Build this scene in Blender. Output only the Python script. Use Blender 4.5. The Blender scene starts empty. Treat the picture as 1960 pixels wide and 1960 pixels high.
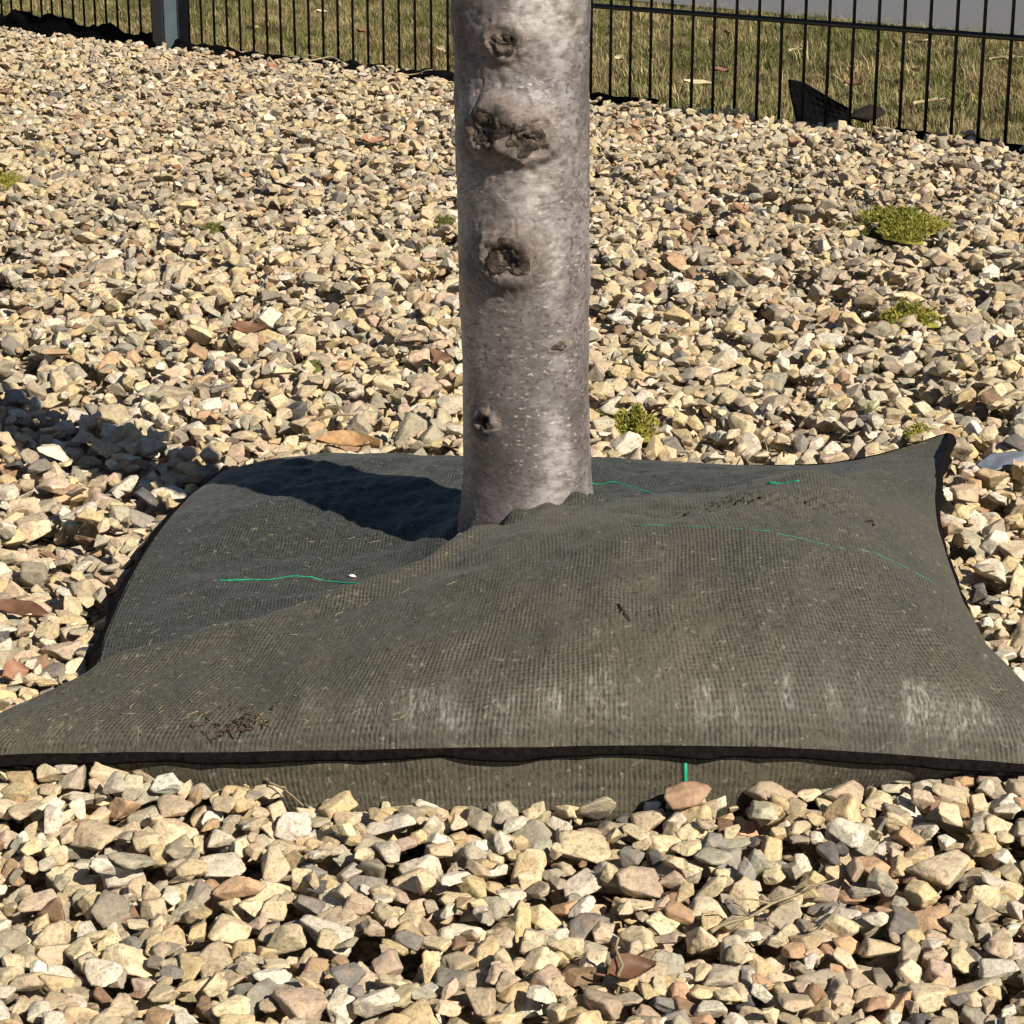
import bpy, bmesh, math
import numpy as np
from mathutils import Vector, Matrix, Euler

# ------------------------------------------------------------------ camera, sky, sun, exposure
sc = bpy.context.scene
CAM_H, PITCH = 0.418, math.radians(16.8)
cam_data = bpy.data.cameras.new('camera')
cam = bpy.data.objects.new('camera', cam_data)
sc.collection.objects.link(cam)
cam.location = (0, 0, CAM_H)
cam.rotation_euler = (math.radians(90) - PITCH, 0, 0)
cam_data.sensor_width = 36.0
cam_data.lens = 77.14
cam_data.clip_start = 0.02
cam_data.clip_end = 1000
sc.camera = cam

SUN_EL = math.radians(38)
SUN_AZ = math.atan2(0.648, -0.762)          # towards the sun: behind the camera on the right
world = bpy.data.worlds.new('World')
sc.world = world
world.use_nodes = True
wn = world.node_tree
wn.nodes.clear()
w_out = wn.nodes.new('ShaderNodeOutputWorld')
w_bg = wn.nodes.new('ShaderNodeBackground')
w_sky = wn.nodes.new('ShaderNodeTexSky')
w_sky.sky_type = 'NISHITA'
w_sky.sun_disc = False
w_sky.sun_elevation = SUN_EL
w_sky.sun_rotation = SUN_AZ
w_sky.air_density = 0.75
w_sky.dust_density = 0.3
w_bg.inputs['Strength'].default_value = 0.05
wn.links.new(w_sky.outputs[0], w_bg.inputs['Color'])
wn.links.new(w_bg.outputs[0], w_out.inputs['Surface'])

sun_data = bpy.data.lights.new('sun', 'SUN')
sun_data.energy = 5.0
sun_data.angle = math.radians(0.5)
sun_data.color = (1.0, 0.91, 0.76)
sun = bpy.data.objects.new('sun', sun_data)
sc.collection.objects.link(sun)
to_sun = Vector((math.sin(SUN_AZ) * math.cos(SUN_EL), math.cos(SUN_AZ) * math.cos(SUN_EL), math.sin(SUN_EL)))
sun.rotation_euler = to_sun.to_track_quat('Z', 'Y').to_euler()
sun.location = (2, -2, 3)

vs = sc.view_settings
vs.view_transform = 'Standard'
vs.look = 'None'
vs.gamma = 1.0
vs.use_curve_mapping = False
vs.exposure = 0.66
sc.render.engine = 'CYCLES'
sc.cycles.use_denoising = True
sc.cycles.max_bounces = 4
sc.cycles.use_adaptive_sampling = True
sc.cycles.adaptive_threshold = 0.03
sc.cycles.filter_width = 1.4

rng = np.random.default_rng(11)
COL = sc.collection

# ------------------------------------------------------------------ helpers
def _hash(ix, iy, iz, seed):
    n = (ix.astype(np.int64) * 374761393 + iy.astype(np.int64) * 668265263 + iz.astype(np.int64) * 2147483647 + seed * 974711) & 0xFFFFFFFF
    n = ((n ^ (n >> 13)) * 1274126177) & 0xFFFFFFFF
    n = ((n ^ (n >> 16)) * 2246822519) & 0xFFFFFFFF
    n = n ^ (n >> 15)
    return (n & 0xFFFFFF) / float(0xFFFFFF) * 2.0 - 1.0

def vnoise(p, seed=0):
    p = np.asarray(p, float)
    i = np.floor(p).astype(np.int64)
    f = p - i
    f = f * f * f * (f * (f * 6 - 15) + 10)
    x, y, z = i[..., 0], i[..., 1], i[..., 2]
    fx, fy, fz = f[..., 0], f[..., 1], f[..., 2]
    def c(a, b, d): return _hash(x + a, y + b, z + d, seed)
    x00 = c(0,0,0) * (1-fx) + c(1,0,0) * fx
    x10 = c(0,1,0) * (1-fx) + c(1,1,0) * fx
    x01 = c(0,0,1) * (1-fx) + c(1,0,1) * fx
    x11 = c(0,1,1) * (1-fx) + c(1,1,1) * fx
    return (x00 * (1-fy) + x10 * fy) * (1-fz) + (x01 * (1-fy) + x11 * fy) * fz

def fbm(p, octaves=4, seed=0):
    p = np.asarray(p, float)
    out = np.zeros(p.shape[:-1]); a = 1.0; t = 0.0
    for o in range(octaves):
        out += a * vnoise(p * 2**o, seed + o * 17); t += a; a *= 0.5
    return out / t

def link(name, data, parent=None, mat=None):
    o = bpy.data.objects.new(name, data)
    COL.objects.link(o)
    if parent is not None: o.parent = parent
    if mat is not None and data is not None and not data.materials: data.materials.append(mat)
    return o

def empty(name, loc):
    o = bpy.data.objects.new(name, None)
    COL.objects.link(o)
    o.location = loc
    o.empty_display_size = 0.05
    return o

def tag(o, label=None, cat=None, group=None, kind=None):
    if label: o['label'] = label
    if cat: o['category'] = cat
    if group: o['group'] = group
    if kind: o['kind'] = kind
    return o

def mesh_from(name, verts, faces, smooth=True):
    me = bpy.data.meshes.new(name)
    me.from_pydata([tuple(map(float, v)) for v in verts], [], [tuple(map(int, f)) for f in faces])
    if smooth: me.polygons.foreach_set('use_smooth', [True] * len(me.polygons))
    me.update()
    return me

def grid_mesh(name, P, uv=None, wrap=False, flip=False):
    """P: (n, m, 3) grid of points -> quads."""
    n, m = P.shape[:2]
    idx = np.arange(n * m).reshape(n, m)
    mj = m if wrap else m - 1
    j0 = np.arange(mj); j1 = (j0 + 1) % m
    a = idx[:-1][:, j0]; b = idx[:-1][:, j1]; c = idx[1:][:, j1]; d = idx[1:][:, j0]
    F = np.stack([a, b, c, d] if not flip else [a, d, c, b], -1).reshape(-1, 4)
    me = bpy.data.meshes.new(name)
    me.vertices.add(n * m)
    me.vertices.foreach_set('co', np.ascontiguousarray(P.reshape(-1, 3), dtype=np.float32).ravel())
    me.loops.add(F.size)
    me.loops.foreach_set('vertex_index', F.ravel().astype(np.int32))
    me.polygons.add(len(F))
    me.polygons.foreach_set('loop_start', np.arange(0, F.size, 4, dtype=np.int32))
    me.polygons.foreach_set('use_smooth', np.ones(len(F), bool))
    me.update(calc_edges=True)
    if uv is not None:
        l = me.uv_layers.new(name='UVMap')
        l.data.foreach_set('uv', uv.reshape(-1, 2)[F.ravel()].astype(np.float32).ravel())
    me.validate()
    return me

def tube_geo(pts, r, sides=6, cap=True):
    """a tube along a polyline; r scalar or list."""
    pts = [Vector(p) for p in pts]
    rs = r if hasattr(r, '__len__') else [r] * len(pts)
    V, F = [], []
    ref = Vector((0.31, 0.17, 0.93)).normalized()
    for i, p in enumerate(pts):
        t = (pts[min(i + 1, len(pts) - 1)] - pts[max(i - 1, 0)]).normalized()
        if abs(t.dot(ref)) > 0.95: ref = Vector((0.93, 0.2, 0.3)).normalized()
        a = t.cross(ref).normalized(); b = t.cross(a)
        for k in range(sides):
            an = 2 * math.pi * k / sides
            V.append(p + (a * math.cos(an) + b * math.sin(an)) * rs[i])
    for i in range(len(pts) - 1):
        for k in range(sides):
            k2 = (k + 1) % sides
            F.append((i*sides+k, i*sides+k2, (i+1)*sides+k2, (i+1)*sides+k))
    if cap:
        F.append(tuple(range(sides))[::-1])
        F.append(tuple(range((len(pts)-1)*sides, len(pts)*sides)))
    return V, F

def join_geo(parts):
    V, F = [], []
    for v, f in parts:
        o = len(V); V.extend(v); F.extend(tuple(i + o for i in q) for q in f)
    return V, F

class NT:
    """tiny material builder"""
    def __init__(self, name):
        self.m = bpy.data.materials.new(name)
        self.m.use_nodes = True
        self.t = self.m.node_tree
        self.b = self.t.nodes['Principled BSDF']
    def n(self, typ, **kw):
        nd = self.t.nodes.new(typ)
        for k, v in kw.items():
            if k.startswith('_'): nd.inputs[k[1:].replace('_', ' ')].default_value = v
            else: setattr(nd, k, v)
        return nd
    def l(self, a, b): self.t.links.new(a, b); return b
    def coord(self, out='Object'): return self.n('ShaderNodeTexCoord').outputs[out]
    def noise(self, vec, scale, detail=4, rough=0.55, w=None):
        nd = self.n('ShaderNodeTexNoise')
        if w is not None:
            nd.noise_dimensions = '4D'
            self.l(w, nd.inputs['W'])
        nd.inputs['Scale'].default_value = scale
        nd.inputs['Detail'].default_value = detail
        nd.inputs['Roughness'].default_value = rough
        if vec is not None: self.l(vec, nd.inputs['Vector'])
        return nd.outputs['Fac']
    def ramp(self, fac, stops, interp='LINEAR'):
        nd = self.n('ShaderNodeValToRGB')
        cr = nd.color_ramp; cr.interpolation = interp
        while len(cr.elements) < len(stops): cr.elements.new(0.5)
        for e, (p, c) in zip(cr.elements, stops):
            e.position = p
            e.color = (c, c, c, 1) if not hasattr(c, '__len__') else (*c, 1)
        self.l(fac, nd.inputs['Fac'])
        return nd.outputs['Color']
    def mix(self, fac, a, b, mode='MIX'):
        nd = self.n('ShaderNodeMix', data_type='RGBA', blend_type=mode)
        for s, v in (('Factor', fac), ('A', a), ('B', b)):
            sock = [i for i in nd.inputs if i.name == s and (i.type == 'RGBA' if s != 'Factor' else i.type == 'VALUE')][0]
            if isinstance(v, bpy.types.NodeSocket): self.l(v, sock)
            elif hasattr(v, '__len__'): sock.default_value = (*v, 1)
            else: sock.default_value = v if s == 'Factor' else (v, v, v, 1)
        return [o for o in nd.outputs if o.type == 'RGBA'][0]
    def math(self, op, a, b=None, clamp=False):
        nd = self.n('ShaderNodeMath', operation=op); nd.use_clamp = clamp
        for i, v in enumerate((a, b)):
            if v is None: continue
            if isinstance(v, bpy.types.NodeSocket): self.l(v, nd.inputs[i])
            else: nd.inputs[i].default_value = v
        return nd.outputs[0]
    def bump(self, h, strength=0.5, dist=0.001, normal=None):
        nd = self.n('ShaderNodeBump')
        nd.inputs['Strength'].default_value = strength
        nd.inputs['Distance'].default_value = dist
        self.l(h, nd.inputs['Height'])
        if normal is not None: self.l(normal, nd.inputs['Normal'])
        return nd.outputs[0]
    def mapping(self, vec, scale=(1,1,1), loc=(0,0,0)):
        nd = self.n('ShaderNodeMapping')
        nd.inputs['Scale'].default_value = scale
        nd.inputs['Location'].default_value = loc
        self.l(vec, nd.inputs['Vector'])
        return nd.outputs[0]
    def done(self, color=None, rough=0.8, normal=None, spec=0.3):
        if color is not None:
            if isinstance(color, bpy.types.NodeSocket): self.l(color, self.b.inputs['Base Color'])
            else: self.b.inputs['Base Color'].default_value = (*color, 1)
        if isinstance(rough, bpy.types.NodeSocket): self.l(rough, self.b.inputs['Roughness'])
        else: self.b.inputs['Roughness'].default_value = rough
        self.b.inputs['Specular IOR Level'].default_value = spec
        if normal is not None: self.l(normal, self.b.inputs['Normal'])
        return self.m

# ------------------------------------------------------------------ materials
def mat_stone():
    k = NT('stone')
    tint = k.n('ShaderNodeAttribute', attribute_type='INSTANCER', attribute_name='tint')
    seed = k.n('ShaderNodeAttribute', attribute_type='INSTANCER', attribute_name='seed')
    P = k.coord('Object')
    w = k.math('MULTIPLY', seed.outputs['Fac'], 57.0)
    n1 = k.noise(P, 1.3, 3, 0.6, w)
    n2 = k.noise(P, 4.2, 4, 0.72, w)
    n3 = k.noise(P, 19.0, 2, 0.6)
    c = k.mix(1.0, tint.outputs['Color'], k.ramp(n1, [(0.30, 0.66), (0.5, 0.92), (0.70, 1.14)]), 'MULTIPLY')
    # ochre iron staining in patches
    st = k.ramp(n1, [(0.55, 0.0), (0.70, 0.40)])
    c = k.mix(st, c, (0.36, 0.23, 0.105))
    c = k.mix(k.ramp(n2, [(0.34, 0.70), (0.50, 0.0)]), c, (0.17, 0.135, 0.092))
    c = k.mix(k.ramp(n2, [(0.6, 0.0), (0.78, 0.4)]), c, (0.62, 0.54, 0.40))
    c = k.mix(1.0, c, k.ramp(n3, [(0.28, 0.72), (0.68, 1.12)]), 'MULTIPLY')
    h = k.math('ADD', k.math('MULTIPLY', n2, 1.0), k.math('MULTIPLY', n3, 0.35))
    return k.done(c, 0.78, k.bump(h, 0.6, 0.0014), 0.28)

def mat_bed():
    k = NT('gravel_bed')
    P = k.coord('Object')
    n = k.noise(P, 60, 6)
    v = k.n('ShaderNodeTexVoronoi'); v.inputs['Scale'].default_value = 230; k.l(P, v.inputs['Vector'])
    c = k.mix(k.ramp(v.outputs['Distance'], [(0.3, 0.0), (0.7, 1.0)]), k.ramp(n, [(0.3, (0.24, 0.19, 0.125)), (0.7, (0.46, 0.38, 0.26))]), (0.10, 0.078, 0.052))
    return k.done(c, 0.95, k.bump(v.outputs['Distance'], 0.8, 0.002), 0.1)

def mat_bark():
    k = NT('bark')
    P = k.coord('Object')
    stretch = k.mapping(P, (1, 1, 0.55))
    n1 = k.noise(stretch, 22, 6, 0.6)
    n2 = k.noise(k.mapping(P, (1, 1, 1.7)), 130, 4, 0.6)
    n4 = k.noise(P, 480, 3, 0.6)
    big = k.noise(P, 9, 3)
    rough_at = k.n('ShaderNodeAttribute', attribute_name='crust_shade').outputs['Fac']
    c = k.ramp(n1, [(0.30, (0.052, 0.044, 0.042)), (0.5, (0.124, 0.107, 0.109)), (0.68, (0.285, 0.262, 0.264))])
    c = k.mix(k.ramp(n2, [(0.34, 0.6), (0.5, 0.0)]), c, (0.062, 0.046, 0.040))
    # lenticels: small pale dashes lying across the stem
    v = k.n('ShaderNodeTexVoronoi'); v.inputs['Scale'].default_value = 330; v.inputs['Randomness'].default_value = 1.0
    jit = k.n('ShaderNodeTexNoise'); jit.inputs['Scale'].default_value = 260; jit.inputs['Detail'].default_value = 2; k.l(P, jit.inputs['Vector'])
    jv = k.n('ShaderNodeVectorMath', operation='MULTIPLY_ADD'); k.l(jit.outputs['Color'], jv.inputs[0]); jv.inputs[1].default_value = (0.006, 0.006, 0.004)
    k.l(k.mapping(P, (0.7, 0.7, 1.35)), jv.inputs[2]); k.l(jv.outputs[0], v.inputs['Vector'])
    sep = k.n('ShaderNodeSeparateColor'); k.l(v.outputs['Color'], sep.inputs[0])
    patch = k.ramp(k.noise(P, 48, 3), [(0.40, 0.15), (0.60, 1.0)])
    dots = k.math('MULTIPLY', k.math('MULTIPLY', patch, 1.0), k.ramp(v.outputs['Distance'], [(0.14, 1.0), (0.42, 0.0)]))
    dots = k.math('MULTIPLY', dots, k.ramp(sep.outputs[0], [(0.15, 0.0), (0.8, 1.0)]))
    c = k.mix(k.math('MULTIPLY', dots, 0.75), c, (0.42, 0.38, 0.35))
    pock = k.noise(k.mapping(P, (0.8, 0.8, 1.3)), 420, 2, 0.5)
    c = k.mix(k.ramp(pock, [(0.34, 0.85), (0.46, 0.0)]), c, (0.05, 0.036, 0.032))
    # pale lichen film
    lich = k.ramp(k.math('ADD', k.math('MULTIPLY', big, 0.7), k.math('MULTIPLY', n2, 0.4)), [(0.58, 0.0), (0.72, 0.45)])
    c = k.mix(lich, c, (0.42, 0.385, 0.36))
    # weathered pale patch up top, plus sunlit sheen painted down the right side
    pale = k.n('ShaderNodeAttribute', attribute_name='pale').outputs['Fac']
    c = k.mix(k.math('MULTIPLY', pale, k.ramp(n2, [(0.36, 0.15), (0.6, 0.9)])), c, (0.44, 0.405, 0.385))
    # crusty brown zones round the scars and at the foot, plus painted scar shade
    crust_shade = k.math('MULTIPLY', rough_at, k.ramp(n2, [(0.3, 1.0), (0.66, 0.45)]))
    c = k.mix(crust_shade, c, k.ramp(n4, [(0.3, (0.030, 0.020, 0.015)), (0.7, (0.17, 0.122, 0.090))]))
    h = k.math('ADD', k.math('ADD', k.math('MULTIPLY', n2, 1.0), k.math('MULTIPLY', dots, 0.55)), k.math('MULTIPLY', n4, 0.3))
    nrm = k.bump(h, 0.42, 0.0008)
    return k.done(c, k.mix(rough_at, k.ramp(n2, [(0.3, 0.47), (0.7, 0.37)]), (0.95, 0.95, 0.95)), nrm, 0.95)

def mat_scar():
    k = NT('scar_wood')
    P = k.coord('Object')
    n = k.noise(P, 150, 6, 0.7); n2 = k.noise(P, 420, 3, 0.6)
    c = k.ramp(n, [(0.38, (0.009, 0.007, 0.006)), (0.54, (0.060, 0.044, 0.034)), (0.72, (0.22, 0.18, 0.15))])
    return k.done(c, 0.8, k.bump(k.math('ADD', n, k.math('MULTIPLY', n2, 0.4)), 0.9, 0.003), 0.25)

def mat_fabric(name, dusty=1.0, salt=False, base=((0.0035, 0.005, 0.0042), (0.044, 0.050, 0.043))):
    k = NT(name)
    UV = k.coord('UV')            # UV in metres across the cloth
    P = k.coord('Object')
    wob = k.noise(P, 30, 3)
    sx = k.n('ShaderNodeSeparateXYZ'); k.l(UV, sx.inputs[0])
    u = k.math('ADD', sx.outputs[0], k.math('MULTIPLY', k.math('SUBTRACT', wob, 0.5), 0.0035))
    v = k.math('ADD', sx.outputs[1], k.math('MULTIPLY', k.math('SUBTRACT', k.noise(P, 41, 3), 0.5), 0.004))
    rib = k.math('SINE', k.math('MULTIPLY', u, 2 * math.pi / 0.0023))
    rib = k.math('ADD', k.math('MULTIPLY', rib, 0.5), 0.5)
    st = k.math('SINE', k.math('MULTIPLY', v, 2 * math.pi / 0.0027))
    st = k.math('ADD', k.math('MULTIPLY', st, 0.5), 0.5)
    strength = k.ramp(k.noise(P, 36, 4, 0.65), [(0.36, 0.10), (0.64, 0.9)])
    knit = k.math('ADD', k.math('MULTIPLY', rib, 0.66), k.math('MULTIPLY', st, 0.34))
    knit = k.math('ADD', 0.5, k.math('MULTIPLY', k.math('SUBTRACT', knit, 0.5), strength))
    fine = k.noise(k.mapping(P, (1.0, 0.55, 0.55)), 620, 3, 0.75)
    knit = k.math('ADD', k.math('MULTIPLY', knit, 0.42), k.math('MULTIPLY', fine, 0.64))
    c = k.ramp(knit, [(0.40, base[0]), (0.66, base[1])])
    # uneven brown dust
    dn = k.noise(P, 11, 5, 0.6)
    speck = k.noise(P, 260, 4, 0.65)
    wear = k.n('ShaderNodeAttribute', attribute_name='wear').outputs['Fac'] if salt else 1.0
    dust = k.math('MULTIPLY', k.math('MULTIPLY', k.ramp(dn, [(0.34, 0.38), (0.64, 0.90)]), wear), k.ramp(knit, [(0.35, 0.3), (0.7, 1.0)]))
    c = k.mix(dust, c, (0.092, 0.081, 0.055))
    c = k.mix(k.ramp(speck, [(0.60, 0.0), (0.70, 0.60 * dusty)]), c, (0.20, 0.185, 0.14))
    c = k.mix(k.ramp(speck, [(0.30, 0.7), (0.40, 0.0)]), c, (0.008, 0.007, 0.006))
    if salt:   # white lime bloom left by water, in blotches along the front of the cloth
        a = k.n('ShaderNodeAttribute', attribute_name='bloom').outputs['Fac']
        blot = k.noise(k.mapping(P, (1.0, 0.25, 0.25)), 60, 3, 0.6)
        grain = k.noise(k.mapping(P, (1.0, 0.35, 0.35)), 460, 4, 0.75)
        m = k.math('MULTIPLY', a, k.ramp(blot, [(0.46, 0.05), (0.70, 1.0)]))
        m = k.math('MULTIPLY', m, k.ramp(grain, [(0.45, 0.06), (0.64, 1.0)]))
        c = k.mix(k.math('MULTIPLY', m, 0.68), c, (0.50, 0.49, 0.45))
    nrm = k.bump(knit, 0.75, 0.0013)
    k.b.inputs['Sheen Weight'].default_value = 0.05
    k.b.inputs['Sheen Roughness'].default_value = 0.5
    return k.done(c, 0.68, nrm, 0.30)

def mat_simple(name, c1, c2, scale=60, rough=0.7, bump=0.3, dist=0.001, spec=0.3):
    k = NT(name)
    P = k.coord('Object')
    n = k.noise(P, scale, 5, 0.6)
    return k.done(k.ramp(n, [(0.32, c1), (0.68, c2)]), rough, k.bump(n, bump, dist), spec)

def mat_leaflike(name, c1, c2, scale=40, rough=0.6, trans=0.15):
    k = NT(name)
    P = k.coord('Object')
    n = k.noise(P, scale, 5, 0.6)
    k.b.inputs['Subsurface Weight'].default_value = 0.0
    return k.done(k.ramp(n, [(0.3, c1), (0.7, c2)]), rough, k.bump(n, 0.4, 0.001), 0.3)

def mat_grass():
    k = NT('grass')
    tint = k.n('ShaderNodeAttribute', attribute_type='INSTANCER', attribute_name='tint')
    n = k.noise(k.coord('Object'), 60, 3)
    return k.done(k.mix(1.0, tint.outputs['Color'], k.ramp(n, [(0.3, 0.65), (0.7, 1.3)]), 'MULTIPLY'), 0.6, None, 0.3)

M_STONE, M_BED, M_BARK, M_SCAR = mat_stone(), mat_bed(), mat_bark(), mat_scar()
M_FAB = mat_fabric('knitted_cloth', 1.0, True)
M_FAB2 = mat_fabric('knitted_cloth_under', 1.3, False, ((0.008, 0.007, 0.005), (0.055, 0.049, 0.031)))
M_SEAM = mat_simple('seam_tape', (0.003, 0.0028, 0.0028), (0.010, 0.008, 0.0075), 300, 1.0, 0.8, 0.001, 0.04)
M_THREAD = mat_simple('green_thread', (0.0, 0.17, 0.085), (0.015, 0.30, 0.16), 200, 0.5, 0.2, 0.0003, 0.4)
M_WIRE = mat_simple('coated_wire', (0.010, 0.011, 0.008), (0.022, 0.022, 0.015), 90, 0.55, 0.1, 0.0005, 0.35)
M_POST = mat_simple('coated_post', (0.045, 0.062, 0.073), (0.064, 0.085, 0.098), 50, 0.42, 0.1, 0.0005, 0.5)
M_STRIP = mat_simple('cover_shade_strip', (0.010, 0.013, 0.015), (0.020, 0.025, 0.028), 60, 0.45, 0.1, 0.0005, 0.5)
M_SOIL = mat_simple('lawn_soil', (0.075, 0.058, 0.030), (0.17, 0.15, 0.07), 25, 0.95, 0.6, 0.01, 0.1)
M_ASPH = mat_simple('asphalt', (0.095, 0.097, 0.104), (0.155, 0.158, 0.166), 180, 0.9, 0.5, 0.003, 0.2)
M_GROUND = mat_simple('ground', (0.06, 0.07, 0.025), (0.12, 0.12, 0.045), 3, 0.95, 0.5, 0.02, 0.1)
M_MOSS = mat_leaflike('moss', (0.09, 0.11, 0.015), (0.33, 0.29, 0.05), 90)
M_MOSSD = mat_leaflike('moss_dark', (0.06, 0.07, 0.02), (0.19, 0.185, 0.055), 70)
M_LEAFO = mat_leaflike('leaf_orange', (0.17, 0.085, 0.04), (0.42, 0.26, 0.12), 160)
M_LEAFB = mat_leaflike('leaf_brown', (0.07, 0.034, 0.02), (0.19, 0.10, 0.055), 55)
M_LEAFR = mat_leaflike('leaf_red', (0.20, 0.095, 0.06), (0.38, 0.215, 0.14), 55)
M_LEAFP = mat_leaflike('leaf_pale', (0.38, 0.31, 0.17), (0.58, 0.50, 0.32), 55)
M_TWIG = mat_simple('twig_bark', (0.10, 0.07, 0.045), (0.30, 0.23, 0.15), 140, 0.8, 0.5, 0.001, 0.2)
M_STRAW = mat_simple('straw', (0.16, 0.125, 0.075), (0.32, 0.26, 0.16), 140, 0.7, 0.2, 0.0005, 0.3)
M_ROOT = mat_simple('dry_roots', (0.03, 0.02, 0.013), (0.105, 0.072, 0.045), 200, 0.85, 0.4, 0.001, 0.2)
M_PLASTIC = mat_simple('black_membrane', (0.0025, 0.0025, 0.003), (0.006, 0.006, 0.0065), 50, 1.0, 0.5, 0.003, 0.03)
M_EARTH = mat_simple('dark_earth', (0.006, 0.005, 0.005), (0.022, 0.017, 0.016), 60, 0.95, 0.8, 0.006, 0.15)
M_SLATE = mat_simple('slate', (0.09, 0.105, 0.135), (0.19, 0.215, 0.255), 90, 0.45, 0.4, 0.001, 0.5)
M_WHITE = mat_simple('white_chip', (0.65, 0.65, 0.62), (0.8, 0.8, 0.78), 90, 0.6, 0.2, 0.0005, 0.3)
M_GRASS = mat_grass()

# ------------------------------------------------------------------ plan of the place (metres; y runs away from the camera)
FENCE_P, FENCE_D = np.array([0.0, 4.10]), np.array([-0.653, 0.757])
FENCE_N = np.array([0.757, 0.653])                    # towards the lawn
ROAD_P, ROAD_D = np.array([0.50, 6.52]), np.array([0.553, -0.833])
ROAD_N = np.array([0.833, 0.553])
def fence_side(x, y): return (x - FENCE_P[0]) * FENCE_N[0] + (y - FENCE_P[1]) * FENCE_N[1]
def road_side(x, y): return (x - ROAD_P[0]) * ROAD_N[0] + (y - ROAD_P[1]) * ROAD_N[1]

TREE = (0.010, 1.205)

def sheet(name, pts, z, mat):
    return tag(link(name, mesh_from(name, [(x, y, z) for x, y in pts], [tuple(range(len(pts)))], False), None, mat), kind='structure')
sheet('ground', [(-300, -300), (300, -300), (300, 300), (-300, 300)], -0.08, M_GROUND)
def along(P, D, t, N, off): return tuple(P + D * t + N * off)
sheet('lawn', [along(FENCE_P, FENCE_D, -12, FENCE_N, 0.01), along(ROAD_P, ROAD_D, 14, ROAD_N, 0.4), along(ROAD_P, ROAD_D, -16, ROAD_N, 0.4), along(FENCE_P, FENCE_D, 16, FENCE_N, 0.01)], -0.028, M_SOIL)
sheet('road', [along(ROAD_P, ROAD_D, 40, ROAD_N, 0), along(ROAD_P, ROAD_D, 40, ROAD_N, 5.5), along(ROAD_P, ROAD_D, -60, ROAD_N, 5.5), along(ROAD_P, ROAD_D, -60, ROAD_N, 0)], -0.014, M_ASPH)
bed = sheet('gravel_bed', [(-6, -1.5), (5, -1.5), along(FENCE_P, FENCE_D, -8, FENCE_N, 0), along(FENCE_P, FENCE_D, 9, FENCE_N, 0)], -0.034, M_BED)

# ------------------------------------------------------------------ watering bag: outline and surface
def curve_pts(P, n):
    """smooth curve through points, n samples, param by chord length."""
    P = np.array(P, float)
    d = np.r_[0, np.cumsum(np.linalg.norm(np.diff(P[:, :2], axis=0), axis=1))]; d /= d[-1]
    t = np.linspace(0, 1, n)
    m = np.gradient(P, d, axis=0)
    i = np.clip(np.searchsorted(d, t, side='right') - 1, 0, len(P) - 2)
    h = (d[i+1] - d[i])[:, None]; s = ((t - d[i]) / (d[i+1] - d[i]))[:, None]
    return ((2*s**3 - 3*s**2 + 1) * P[i] + (s**3 - 2*s**2 + s) * h * m[i] + (-2*s**3 + 3*s**2) * P[i+1] + (s**3 - s**2) * h * m[i+1])

FL, FR = (-0.290, 0.952, 0.008), (0.290, 0.942, 0.006)
BL, BR = (-0.200, 1.455, 0.008), (0.305, 1.476, 0.030)
NU, NV = 260, 240
front = curve_pts([FL, (-0.24, 0.947, 0.013), (-0.12, 0.925, 0.024), (0, 0.914, 0.031), (0.12, 0.916, 0.030), (0.2, 0.927, 0.020), FR], NU)
back = curve_pts([BL, (-0.165, 1.470, 0.012), (-0.05, 1.455, 0.016), (0.06, 1.447, 0.016), (0.16, 1.440, 0.016), (0.225, 1.442, 0.018), BR], NU)
left = curve_pts([FL, (-0.262, 0.968, 0.014), (-0.238, 0.988, 0.018), (-0.2175, 1.035, 0.015), (-0.2175, 1.10, 0.019), (-0.219, 1.18, 0.020), (-0.213, 1.33, 0.018), BL], NV)
right = curve_pts([FR, (0.250, 1.0, 0.014), (0.243, 1.07, 0.022), (0.247, 1.18, 0.030), (0.262, 1.30, 0.030), BR], NV)
U = np.linspace(0, 1, NU)[None, :, None]; Vv = np.linspace(0, 1, NV)[:, None, None]
coons = ((1-Vv) * front[None] + Vv * back[None] + (1-U) * left[:, None] + U * right[:, None]
         - ((1-U)*(1-Vv)*np.array(FL) + U*(1-Vv)*np.array(FR) + (1-U)*Vv*np.array(BL) + U*Vv*np.array(BR)))
HC = np.array([  # heights of the cloth over the plan
    (0, .955, .070), (.12, .955, .077), (.2, .965, .063), (-.12, .965, .048), (-.2, .985, .037),
    (-.20, 1.0, .037), (-.145, 1.012, .045), (-.083, 1.035, .0575), (-.04, 1.070, .0635), (-.017, 1.115, .066), (.09, 1.12, .080), (.13, 1.15, .085), (.17, 1.175, .086),
    (0, 1.03, .083), (.1, 1.03, .098), (.18, 1.05, .090), (.1, 1.085, .091), (.22, 1.1, .068), (.22, 1.2, .066),
    (-.083, 1.105, .025), (-.083, 1.16, .014), (-.15, 1.085, .019), (-.15, 1.16, .014), (-.195, 1.06, .012), (-.045, 1.17, .030), (-.1, 1.28, .031), (-.17, 1.28, .026), (-.1, 1.42, .028), (-.17, 1.42, .020),
    (.01, 1.205, .058), (.01, 1.16, .066), (.055, 1.20, .062), (.07, 1.25, .042), (.13, 1.255, .044), (.06, 1.37, .034), (.14, 1.37, .034), (.20, 1.31, .046), (.235, 1.39, .030), (.18, 1.40, .026), (-.02, 1.38, .034)])
def tps_fit(X, z, lam=1e-5):
    d = np.linalg.norm(X[:, None] - X[None], axis=-1)
    K = np.where(d > 0, d**2 * np.log(d + 1e-12), 0) + lam * np.eye(len(X))
    Pm = np.c_[np.ones(len(X)), X]
    A = np.block([[K, Pm], [Pm.T, np.zeros((3, 3))]])
    return np.linalg.solve(A, np.r_[z, 0, 0, 0])
TW = tps_fit(HC[:, :2], HC[:, 2])
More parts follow.
